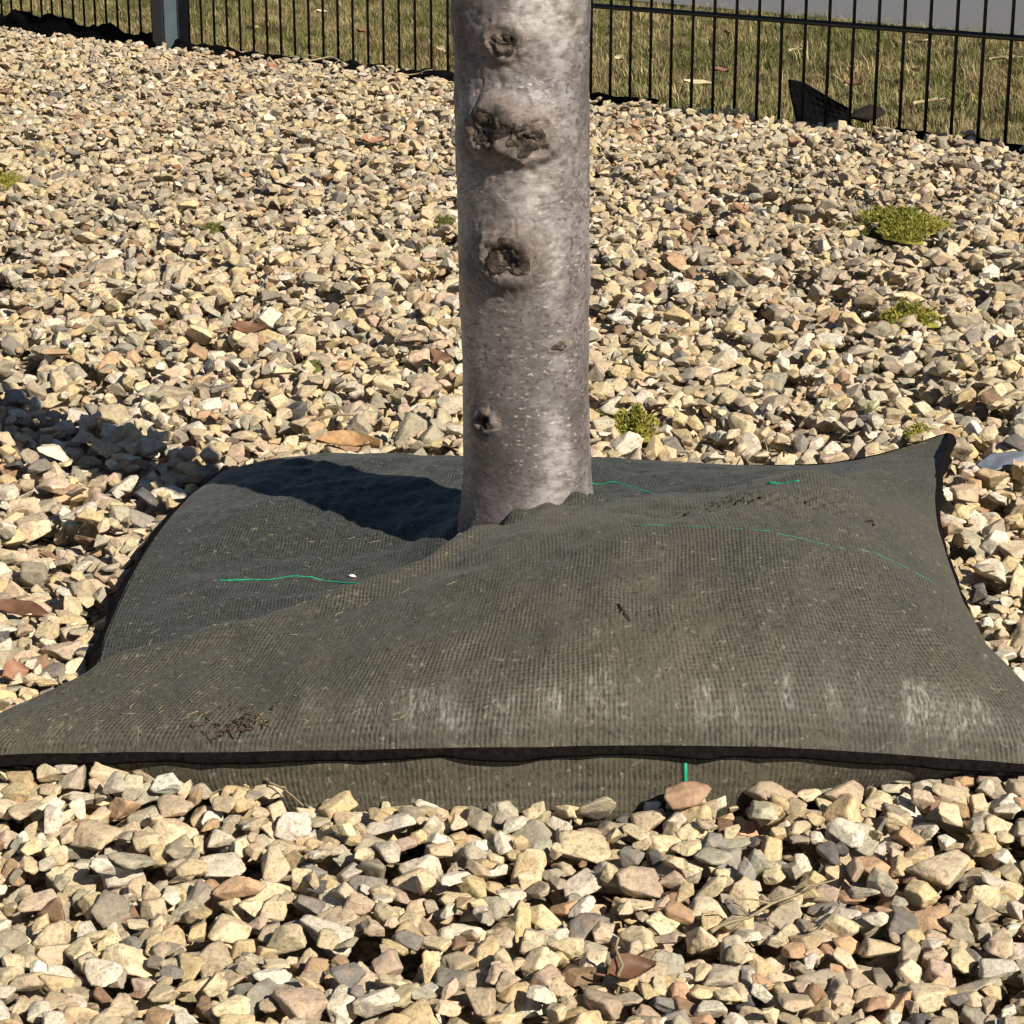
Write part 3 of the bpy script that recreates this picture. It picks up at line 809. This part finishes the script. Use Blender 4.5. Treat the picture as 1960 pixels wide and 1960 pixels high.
for k, (a_, zk, w, h, s) in enumerate(SCARS):
    n1, n2 = 26, 44
    rr = np.linspace(0.0, 1.0, n1)[:, None]; th = np.linspace(0, 2 * math.pi, n2 + 1)[:-1][None]
    wob = 1 + 0.16 * np.sin(3 * th + k) + 0.10 * np.sin(5 * th + 2 * k)
    f_ = 0.86
    phi = math.radians(a_) + rr * w * f_ * wob * np.cos(th) / 0.0365
    z = zk + rr * h * f_ * wob * np.sin(th)
    r0, _ = surf(phi, z)
    pp = np.stack([np.sin(phi) * 0.037, np.cos(phi) * 0.037, z], -1)
    crum = fbm(pp * 210 + k, 3, 90 + k)
    r = r0 + 0.0009 + (0.0035 * crum * min(1, s / 0.004) + 0.0002) * (1 - rr**3) - 0.003 * rr**6
    SP = np.stack([axis_x(z) + r * np.sin(phi), -r * np.cos(phi), z], -1)
    link('branch_scar', grid_mesh('branch_scar', SP, None, wrap=True), tree, M_SCAR)
for k in range(6):      # bare limbs above the picture
    r = np.random.default_rng(300 + k)
    a0 = k * 2.4; z0 = 1.55 + 0.11 * k
    pts = [Vector((axis_x(z0), 0, z0))]; dirv = Vector((math.cos(a0), math.sin(a0), 0.9)).normalized()
    for j in range(7):
        pts.append(pts[-1] + dirv * 0.16); dirv = (dirv + Vector(r.normal(0, 0.12, 3)) + Vector((0, 0, 0.08))).normalized()
    V, F = tube_geo(pts, [0.014 * (1 - j / 9) for j in range(8)], 8)
    link('limb', mesh_from('limb', V, F), tree, M_BARK)

# ------------------------------------------------------------------ fence of welded wires
FZ = -0.05
fence = tag(empty('wire_fence', (FENCE_P[0], FENCE_P[1], 0)), 'black double wire mesh fence between the gravel and the lawn', 'fence')
fence.rotation_euler = (0, 0, math.atan2(-FENCE_D[1], -FENCE_D[0]))     # local +x runs to the right, towards the camera
V, F = tube_geo([(0, 0, FZ), (0, 0, 0.3), (0, 0, 0.7), (0, 0, 1.03)], 0.0027, 8)
wire_me = mesh_from('vertical_wire', V, F); wire_me.materials.append(M_WIRE)
POST_X = [-1.135, 1.375]
for k in range(-56, 37):
    x = 0.0135 + k * 0.05
    if any(abs(x - px) < 0.026 for px in POST_X): continue
    o = link('vertical_wire', wire_me, fence); o.location = (x, 0, 0)
for z in (-0.044, 0.156, 0.356, 0.556, 0.756, 0.956):
    for dy in (-0.0068, 0.0068):
        V, F = tube_geo([(-2.85, dy, z), (-1, dy, z), (0, dy, z), (1.85, dy, z)], 0.0038, 8)
        link('horizontal_bar', mesh_from('horizontal_bar', V, F), fence, M_WIRE)
def box_geo(x0, x1, y0, y1, z0, z1, b=0.002):
    V = [(x0+b, y0, z0), (x1-b, y0, z0), (x1, y0+b, z0), (x1, y1-b, z0), (x1-b, y1, z0), (x0+b, y1, z0), (x0, y1-b, z0), (x0, y0+b, z0)]
    V = V + [(x, y, z1) for x, y, _ in V]
    F = [(i, (i+1) % 8, (i+1) % 8 + 8, i + 8) for i in range(8)] + [tuple(range(8))[::-1], tuple(range(8, 16))]
    return V, F
for px in POST_X:
    V, F = box_geo(px - 0.022, px + 0.022, -0.045, -0.012, -0.3, 1.10)
    p = link('post', mesh_from('post', V, F, False), fence, M_POST)
    V, F = box_geo(px - 0.024, px + 0.024, -0.0118, 0.014, -0.06, 1.06)
    link('cover_shade_strip', mesh_from('cover_shade_strip', V, F, False), p, M_STRIP)
    V, F = box_geo(px - 0.024, px + 0.019, -0.050, -0.0453, -0.06, 1.06)  # dark strip added over the post front to darken its shaded face
    link('cover_shade_strip', mesh_from('cover_shade_strip', V, F, False), p, M_STRIP)

# ------------------------------------------------------------------ lawn grass
gcol = bpy.data.collections.new('grass_shapes')
for k in range(8):
    r = np.random.default_rng(500 + k); V, F = [], []
    for b in range(34):
        a = r.uniform(0, 6.283); rad = r.uniform(0, 0.022); hgt = r.uniform(0.35, 1.0) * 0.028; lean = r.uniform(0.1, 1.1); wd = r.uniform(0.0007, 0.0014)
        bx, by = rad * math.cos(a), rad * math.sin(a); da = a + r.normal(0, 0.8)
        dx, dy = math.cos(da), math.sin(da); n = len(V)
        for t in (0, 0.5, 1.0):
            ww = wd * (1 - t * 0.9); ox = bx + dx * lean * hgt * t * t; oy = by + dy * lean * hgt * t * t; oz = hgt * t * (1 - 0.3 * lean * t)
            V += [(ox - dy * ww, oy + dx * ww, oz), (ox + dy * ww, oy - dx * ww, oz)]
        F += [(n, n+1, n+3, n+2), (n+2, n+3, n+5, n+4)]
    me = mesh_from('grass_tuft_%02d' % k, V, F); me.materials.append(M_GRASS)
    gcol.objects.link(bpy.data.objects.new('grass_tuft_%02d' % k, me))
nG = 120000
gx = rng.uniform(-3.2, 3.0, nG); gy = rng.uniform(2.6, 10.5, nG)
keep = (fence_side(gx, gy) > 0.015) & (road_side(gx, gy) < -0.02 + 0.03 * rng.normal(size=nG)) & (np.abs(gx) < 0.26 * gy + 0.55)
gx, gy = gx[keep], gy[keep]
dn = vnoise(np.c_[gx * 7, gy * 7, gx * 0], 91)
keep = rng.uniform(size=len(gx)) < 0.80 + 0.35 * dn
gx, gy = gx[keep], gy[keep]; n = len(gx)
gp = np.clip(0.52 + 0.8 * fbm(np.c_[gx * 5, gy * 5, gx * 0], 3, 93), 0, 1)
G1, G2, G3 = np.array((0.095, 0.105, 0.026)), np.array((0.25, 0.205, 0.095)), np.array((0.13, 0.085, 0.045))
sel = rng.uniform(size=n)
gt = np.where((sel < gp * 0.75)[:, None], G1, np.where((sel < 0.86)[:, None], G2, G3)) * np.exp(rng.normal(0, 0.2, (n, 1)))
grass = instancer('lawn_grass', np.c_[gx, gy, np.full(n, -0.028)], rotz(rng.uniform(0, 6.283, n)), np.exp(rng.normal(-0.05, 0.25, n)), rng.integers(0, 8, n), gt, rng.uniform(0, 1, n), gcol, None)
tag(grass, 'short half dry olive grass of the lawn behind the fence', 'grass', kind='stuff')
print('grass', n)

# ------------------------------------------------------------------ litter: leaves, moss, twigs, membrane
def leaf_mesh(seed, L=0.03, W=0.017, curl=0.35):
    r = np.random.default_rng(seed)
    n, m = 13, 7
    t = np.linspace(0, 1, n)[:, None]; s = np.linspace(-1, 1, m)[None]
    wid = W * 0.5 * np.sin(math.pi * np.clip(t, 0.02, 0.985))**0.8 * (1.25 - 0.5 * t)
    x = (t - 0.5) * L + 0 * s
    y = wid * s * (1 - 0.12 * np.abs(np.sin(t * 22)) * np.abs(s)) + 0.08 * L * np.sin(t * 3)
    z = curl * W * (0.55 * s**2 + 0.6 * (t - 0.5)**2 * 2) + 0.06 * L * fbm(np.stack([t * 3 + 0 * s, s * 1.5 + 0 * t, 0 * t + 0 * s], -1) + seed, 2, seed)
    P = np.stack([x, y, z], -1)
    up_ = P + np.array([0, 0, 0.00045])
    V = np.concatenate([P.reshape(-1, 3), up_.reshape(-1, 3)])
    F = []
    for i in range(n - 1):
        for j in range(m - 1):
            a0 = i * m + j
            F.append((a0, a0 + m, a0 + m + 1, a0 + 1)); F.append((a0 + n*m, a0 + 1 + n*m, a0 + m + 1 + n*m, a0 + m + n*m))
    return [tuple(v) for v in V], F
def leaf(seed, x, y, L, W, mat, rot, label, group=None, z=None, curl=0.35, tiltx=0.0):
    V, F = leaf_mesh(seed, L, W, curl)
    stem = tube_geo([(-L/2 + 0.001, 0, 0.0005), (-L/2 - L*0.12, 0.001, 0.001), (-L/2 - L*0.24, 0.003, 0.0)], 0.0005, 5)
    o = link('leaf', mesh_from('leaf', V, F), None, mat)
    st = link('leaf_stalk', mesh_from('leaf_stalk', *stem), o, mat)
    o.location = (x, y, (ground_z(x, y) + 0.002) if z is None else z)
    o.rotation_euler = (tiltx, 0.1, rot)
    return tag(o, label, 'leaf', group)
leaf(1, -0.118, 1.520, 0.046, 0.022, M_LEAFO, 0.1, 'long orange dry leaf just behind the bag left of the trunk', tiltx=0.35)
leaf(2, -0.2356, 1.920, 0.034, 0.020, M_LEAFB, 0.5, 'dark brown curled leaf on the gravel left of the trunk', tiltx=0.4)
leaf(3, -0.063, 1.832, 0.030, 0.024, M_LEAFB, 1.1, 'brown leaf tilted up against the left edge of the trunk', tiltx=0.7)
leaf(4, -0.276, 1.157, 0.045, 0.012, M_LEAFB, -0.25, 'narrow rust brown leaf at the left picture edge beside the bag', tiltx=0.4)
leaf(5, -0.2575, 1.062, 0.016, 0.014, M_LEAFR, 0.8, 'small reddish leaf by the front left corner of the bag', tiltx=0.7)
leaf(6, -0.449, 2.414, 0.032, 0.020, M_LEAFR, 0.2, 'tan dry leaf lying flat on the gravel at upper left', tiltx=0.3)
leaf(7, -0.475, 4.40, 0.040, 0.026, M_LEAFR, 1.2, 'reddish leaf upright at the gravel edge below the fence', tiltx=0.9)
leaf(8, -0.209, 3.30, 0.040, 0.024, M_LEAFR, 0.6, 'orange brown leaf on far gravel left of the trunk', tiltx=0.5)
leaf(9, 0.278, 2.665, 0.034, 0.022, M_LEAFR, 1.0, 'pinkish orange leaf on the gravel right of the trunk', tiltx=0.6)
leaf(10, 0.470, 2.82, 0.022, 0.016, M_LEAFR, 0.3, 'small red leaf on the gravel above the largest moss clump', tiltx=0.6)
leaf(11, 0.045, 0.752, 0.022, 0.012, M_LEAFB, 0.5, 'dark brown leaf scrap among the bottom stones right of centre', tiltx=0.5)
LV = [(0.62, 4.05), (0.78, 4.30), (1.00, 4.55), (0.22, 4.55), (0.40, 4.30), (0.95, 3.80), (0.60, 4.75), (0.15, 5.15), (-0.35, 5.25), (-0.62, 5.35), (0.85, 3.55), (0.34, 4.05), (0.50, 5.2), (0.9, 4.95), (-0.15, 4.75), (-0.5, 5.9), (-0.85, 5.8), (0.70, 3.75)]
for k, (x, y) in enumerate(LV):
    leaf(40 + k, x, y, 0.034 + 0.012 * (k % 3), 0.020, M_LEAFP if k % 4 else M_LEAFB, 1.7 * k, 'small pale dry leaf lying in the lawn grass behind the fence' if k % 4 else 'small dead brown leaf lying in the lawn grass behind the fence', 'dry leaves on the lawn', z=0.008, tiltx=0.35)

def moss(x, y, rx, ry, h, nb, mat, label, seed):
    r = np.random.default_rng(seed); V, F = [], []
    h *= 0.85 if mat is M_MOSS else 0.7
    z0 = ground_z(x, y, 0.02) + (0.003 if mat is M_MOSS else 0.0)
    # cushion under the shoots
    n1, n2 = 9, 18
    for i in range(n1):
        for j in range(n2):
            t = i / (n1 - 1); a = 2 * math.pi * j / n2
            rr = (1 + 0.28 * math.sin(3 * a + seed) + 0.18 * math.sin(5 * a + 2 * seed)) * t
            V.append((rx * rr * math.cos(a), ry * rr * math.sin(a), h * (0.42 + 0.10 * math.sin(4 * a + i)) * (1 - t**2.2) - 0.004 * t))
    for i in range(n1 - 1):
        for j in range(n2):
            F.append((i*n2 + j, (i+1)*n2 + j, (i+1)*n2 + (j+1) % n2, i*n2 + (j+1) % n2))
    for b in range(nb * 3):
        a = r.uniform(0, 6.283); t = math.sqrt(r.uniform(0, 1))
        rr = (1 + 0.28 * math.sin(3 * a + seed) + 0.18 * math.sin(5 * a + 2 * seed)) * t * r.uniform(0.85, 1.15)
        bx, by, bz = rx * rr * math.cos(a), ry * rr * math.sin(a), h * 0.5 * max(0, 1 - t**2.2)
        bz *= 0.55 + 0.9 * abs(math.sin(bx * 260 + seed) * math.sin(by * 190 + 2 * seed))
        if r.uniform() < 0.5 * (0.5 + 0.5 * math.sin(bx * 150 + 3 * seed) * math.sin(by * 110 + seed)) * t: continue
        d = Vector((math.cos(a) * t * 0.9 + r.normal(0, .45), math.sin(a) * t * 0.9 + r.normal(0, .45), 1)).normalized()
        l = r.uniform(0.3, 1.0) * h * 0.26; s = d.cross(Vector((r.normal(), r.normal(), 0.1))).normalized() * r.uniform(0.0004, 0.0009)
        p = Vector((bx, by, bz)); n = len(V); bend = Vector((r.normal(0, .25), r.normal(0, .25), -0.1)) * l
        V += [p - s, p + s, p + d*l*0.55 + s*0.9, p + d*l*0.55 - s*0.9, p + d*l + bend]
        F += [(n, n+1, n+2, n+3), (n+3, n+2, n+4)]
    o = link('moss_clump', mesh_from('moss_clump', V, F), None, mat)
    o.location = (x, y, z0)
    return tag(o, label, 'moss', 'moss clumps in the gravel')
moss(0.447, 2.50, 0.036, 0.080, 0.034, 1900, M_MOSS, 'largest bright yellow green moss clump on the right gravel', 1)
moss(0.405, 2.52, 0.024, 0.036, 0.022, 520, M_MOSSD, 'dark green moss fringe beside the largest yellow moss clump', 2)
moss(0.365, 1.983, 0.024, 0.026, 0.024, 640, M_MOSS, 'small moss clump on the gravel below the largest moss clump', 3)
moss(0.094, 1.640, 0.018, 0.028, 0.025, 700, M_MOSS, 'round bright moss clump just right of the trunk behind the bag', 4)
moss(-0.674, 2.89, 0.024, 0.050, 0.030, 600, M_MOSS, 'yellow green moss clump at the left picture edge', 5)
moss(-0.344, 2.52, 0.013, 0.020, 0.014, 260, M_MOSSD, 'small dark moss clump on the upper left gravel', 6)
moss(-0.078, 2.56, 0.012, 0.040, 0.018, 360, M_MOSSD, 'olive moss clump touching the left edge of the trunk', 7)
moss(0.058, 1.655, 0.010, 0.016, 0.010, 240, M_MOSSD, 'dark little moss clump hugging the right edge of the trunk', 8)
moss(-0.170, 1.815, 0.008, 0.018, 0.008, 180, M_MOSSD, 'tiny green moss tuft between stones left of the trunk', 9)
moss(0.298, 1.555, 0.010, 0.014, 0.008, 180, M_MOSS, 'tiny moss tuft above the raised corner of the bag', 10)

def twig(label, pts, r, mat, name='twig', cat='twig', group=None, forks=0, seed=0):
    rg = np.random.default_rng(seed)
    x0, y0 = pts[0][0], pts[0][1]
    pts = [Vector((p[0] - x0, p[1] - y0, p[2])) for p in pts]
    fine = []
    for i in range(len(pts) - 1):
        for t in (0, 0.34, 0.67):
            fine.append(pts[i].lerp(pts[i+1], t) + Vector(rg.normal(0, r * 0.8, 3)))
    fine.append(pts[-1])
    parts = [tube_geo(fine, [r * (1 - 0.55 * i / len(fine)) for i in range(len(fine))], 6)]
    for k in range(forks):
        b = fine[len(fine) // 3 + k * 2 % max(1, len(fine) // 2)]
        d = Vector((rg.normal(0, 1), rg.normal(0, 1), abs(rg.normal(0, 0.3)))).normalized() * r * 18
        parts.append(tube_geo([b, b + d * 0.5 + Vector((0, 0, r)), b + d], [r * 0.6, r * 0.5, r * 0.3], 5))
    o = link(name, mesh_from(name, *join_geo(parts)), None, mat)
    o.location = (x0, y0, 0)
    return tag(o, label, cat, group)
def gz(x, y, up_=0.001): return ground_z(x, y, 0.006) + up_
def run(*xy, up_=0.002): return [(x, y, gz(x, y, up_)) for x, y in xy]
twig('thin forked grey twig among the bottom stones right of centre', run((0.078, 0.790), (0.094, 0.802), (0.112, 0.815), (0.128, 0.826)), 0.0009, M_STRAW, forks=3, seed=3)
twig('curved straw coloured stalk over the stones at bottom right', run((0.118, 0.786), (0.130, 0.800), (0.134, 0.818)), 0.0007, M_STRAW, forks=1, seed=4)
twig('upright pale stick poking out of the bottom gravel', [(0.0405, 0.748, 0.0), (0.041, 0.750, 0.012), (0.0405, 0.752, 0.022)], 0.0009, M_STRAW, seed=5)
twig('short dark twig leaning on the gravel behind the right half of the bag', run((0.178, 1.535), (0.186, 1.515), (0.194, 1.49)), 0.0011, M_TWIG, forks=1, seed=6)
twig('pale dry stalk lying on the far gravel below the fence', run((-0.42, 4.43), (-0.36, 4.46), (-0.30, 4.42), up_=0.012), 0.0022, M_STRAW, forks=2, seed=7)
twig('dry grass stalk at the fence foot just left of the trunk', run((-0.24, 4.20), (-0.19, 4.23), (-0.15, 4.20), up_=0.012), 0.0020, M_STRAW, forks=2, seed=8)
twig('crooked brown twig on the gravel in front of the bag at left', run((-0.118, 0.930), (-0.108, 0.915), (-0.094, 0.908)), 0.0008, M_TWIG, forks=2, seed=9)
twig('dark twig crossing stones at the far left behind the bag shadow', run((-0.150, 1.60), (-0.120, 1.61), (-0.10, 1.59)), 0.0011, M_TWIG, forks=1, seed=10)

# clump of dry roots caught on the front of the bag
r = np.random.default_rng(77); parts = []
c0 = on_bag(0.262, 0.045)
for k in range(60):
    u, v = 0.277 + r.normal(0, 0.020), 0.010 + abs(r.normal(0, 0.013))
    d = r.uniform(0, 6.283); pts = []
    l = r.uniform(0.002, 0.008)
    for j in range(6):
        pts.append(on_bag(u, max(v, 0.004)) - c0 + np.array([0, -0.0006, r.uniform(0.0002, 0.0016)]))
        u += math.cos(d) * l / 6 / 0.56; v += math.sin(d) * l / 6 / 0.7; d += r.normal(0, 0.8)
    parts.append(tube_geo(pts, r.uniform(0.00015, 0.0004), 4))
o = link('root_clump', mesh_from('root_clump', *join_geo(parts)), None, M_ROOT)
o.location = tuple(c0); tag(o, 'tangle of dry brown roots caught on the front edge of the bag', 'roots')

# loose straw and plant bits strewn over the cloth
parts = []; c0 = on_bag(0.3, 0.3)
for k in range(130):
    if k < 80: u, v = r.uniform(0.05, 0.42), r.uniform(0.16, 0.62)
    elif k < 200: u, v = r.uniform(0.08, 0.55), r.uniform(0.012, 0.05)
    else: u, v = r.uniform(0.05, 0.95), r.uniform(0.05, 0.6)
    d = r.uniform(0, 6.283); l = r.uniform(0.002, 0.010); pts = []
    for j in range(4):
        pts.append(on_bag(u, v) - c0 + np.array([0, 0, 0.0005]))
        u += math.cos(d) * l / 4 / 0.56; v += math.sin(d) * l / 4 / 0.55; d += r.normal(0, 0.25)
    parts.append(tube_geo(pts, r.uniform(0.00010, 0.00022), 4))
o = link('plant_debris', mesh_from('plant_debris', *join_geo(parts)), None, M_STRAW)
o.location = tuple(c0); tag(o, 'fine bits of straw strewn over the bag cloth', 'debris', kind='stuff')
p = [on_bag(0.585 + 0.004 * t, 0.132 - 0.009 * t) for t in range(4)]
twig('tiny dark twig lying on the middle of the bag cloth', [tuple(q_ + np.array([0, 0, 0.001])) for q_ in p], 0.0005, M_EARTH, forks=0, seed=21)
p = [on_bag(0.868 + 0.007 * t, 0.335 + 0.004 * t) for t in range(3)]
twig('tiny dark stalk on the upper right of the bag cloth', [tuple(q_ + np.array([0, 0, 0.001])) for q_ in p], 0.0006, M_EARTH, seed=22)
V, F, _ = stone_verts(400, 3)
o = link('white_chip', mesh_from('white_chip', V * np.array([0.0024, 0.0016, 0.0013]), F), None, M_WHITE)
o.location = tuple(on_bag(0.275, 0.512) + np.array([0, 0, 0.001])); o.rotation_euler = (0, 0.3, 0.5)
tag(o, 'tiny white chip lying on the back left of the bag', 'stone chip')
V, F, _ = stone_verts(410, 4)
o = link('slate_piece', mesh_from('slate_piece', V * np.array([0.024, 0.013, 0.006]), F), None, M_SLATE)
o.location = (0.350, 1.497, ground_z(0.35, 1.497) + 0.003); o.rotation_euler = (0.25, -0.18, 0.35)
tag(o, 'flat blue grey slate piece at the right edge beside the bag corner', 'stone')
V, F, _ = stone_verts(422, 4)
o = link('brown_stone', mesh_from('brown_stone', V * np.array([0.0125, 0.010, 0.009]), F), None, mat_simple('brown_stone', (0.20, 0.12, 0.075), (0.36, 0.24, 0.155), 160, 0.7, 0.3, 0.001))
o.location = (0.078, 0.898, 0.014); o.rotation_euler = (0.2, 0.1, 0.6)
tag(o, 'round brown stone touching the front of the bag under the green thread', 'stone')

# weed membrane rising along the fence foot
def membrane(t0, t1, n, hfun, off, seed, label):
    """a crumpled strip of membrane along the fence between two stations"""
    m = 7; t = np.linspace(t0, t1, n)[:, None]; s = np.linspace(0, 1, m)[None]
    o3 = lambda k, sc_: fbm(np.stack([t * sc_ + 0*s, s * 2 + 0*t, 0*t + 0*s + seed], -1), 3, k)
    hh = hfun(t) * (0.75 + 0.55 * o3(seed, 14))
    nn = off + 0.03 * (s - 0.5) + 0.020 * o3(seed + 1, 12) * s
    z = -0.03 + (hh + 0.03) * np.sin(s * math.pi * 0.62) + 0.006 * o3(seed + 2, 40)
    x = FENCE_P[0] + FENCE_D[0] * t + FENCE_N[0] * nn; y = FENCE_P[1] + FENCE_D[1] * t + FENCE_N[1] * nn
    P = np.stack([x + 0 * s, y + 0 * s, z], -1)
    c = P.reshape(-1, 3).mean(0); c[2] = 0
    back_ = P + np.array([FENCE_N[0], FENCE_N[1], 0]) * 0.002
    both = np.concatenate([P, back_[:, ::-1]], axis=1)
    o = link('membrane_strip', grid_mesh('membrane_strip', both - c, None, wrap=True), None, M_PLASTIC)
    o.location = tuple(c)
    return tag(o, label, 'membrane')
membrane(1.15, 2.7, 150, lambda t: 0.034 + 0.02 * np.clip((t - 1.3) / 0.5, 0, 1), -0.045, 3, 'black membrane edge rising along the fence left of the post')
membrane(0.10, 1.13, 110, lambda t: 0.016 + 0 * t, -0.030, 7, 'low black membrane edge along the fence between post and trunk')
membrane(-1.9, -0.93, 90, lambda t: 0.012 + 0 * t, -0.026, 13, 'low black membrane edge at the fence foot far right')
membrane(-0.40, -0.13, 40, lambda t: 0.010 + 0 * t, -0.020, 17, 'short black membrane edge at the fence just right of the trunk')
# membrane corner standing up
fx, fy = 0.468, 3.60
tri = np.array([(-0.022, 0.0, 0.052), (0.006, 0.010, 0.046), (0.045, 0.000, 0.024), (0.085, 0.012, 0.002), (0.062, 0.002, -0.02), (-0.006, -0.006, -0.02)])
n = 10; V = []; F = []
for i in range(n + 1):      # top edge to foot, bent a little
    t = i / n
    topc = np.array([np.interp(t, [0, .3, .7, 1], tri[:4, k]) for k in range(3)])
    bot = tri[5] * (1 - t) + np.array([0.085, 0.006, -0.02]) * t
    for j in range(6):
        s = j / 5
        p = topc * (1 - s) + bot * s + np.array([0, 0.010 * math.sin(7 * t + 4 * s), 0])
        V.append(p)
nf = len(V); V = V + [v + np.array([0.001, 0.003, 0]) for v in V]
for i in range(n):
    for j in range(5):
        a0 = i * 6 + j
        F.append((a0, a0 + 1, a0 + 7, a0 + 6)); F.append((a0 + nf, a0 + 6 + nf, a0 + 7 + nf, a0 + 1 + nf))
for i in range(n): F.append((i*6, (i+1)*6, (i+1)*6 + nf, i*6 + nf))
for j in range(5): F.append((j, j + nf, j + 1 + nf, j + 1))
o = link('membrane_flap', mesh_from('membrane_flap', V, F, False), None, M_PLASTIC)
o.location = (fx, fy, 0.010)
tag(o, 'black pointed corner of weed membrane standing up at the fence', 'membrane')
V, F, _ = stone_verts(433, 4)
V = V * (1 + 0.12 * fbm(V * 3, 3, 5)[:, None])
o = link('earth_clod', mesh_from('earth_clod', V * np.array([0.034, 0.026, 0.030]), F), None, M_EARTH)
o.location = (0.565, 3.53, 0.016); o.rotation_euler = (0, 0.15, 0.2)
tag(o, 'dark rounded clod of earth beside the standing membrane corner', 'clod')
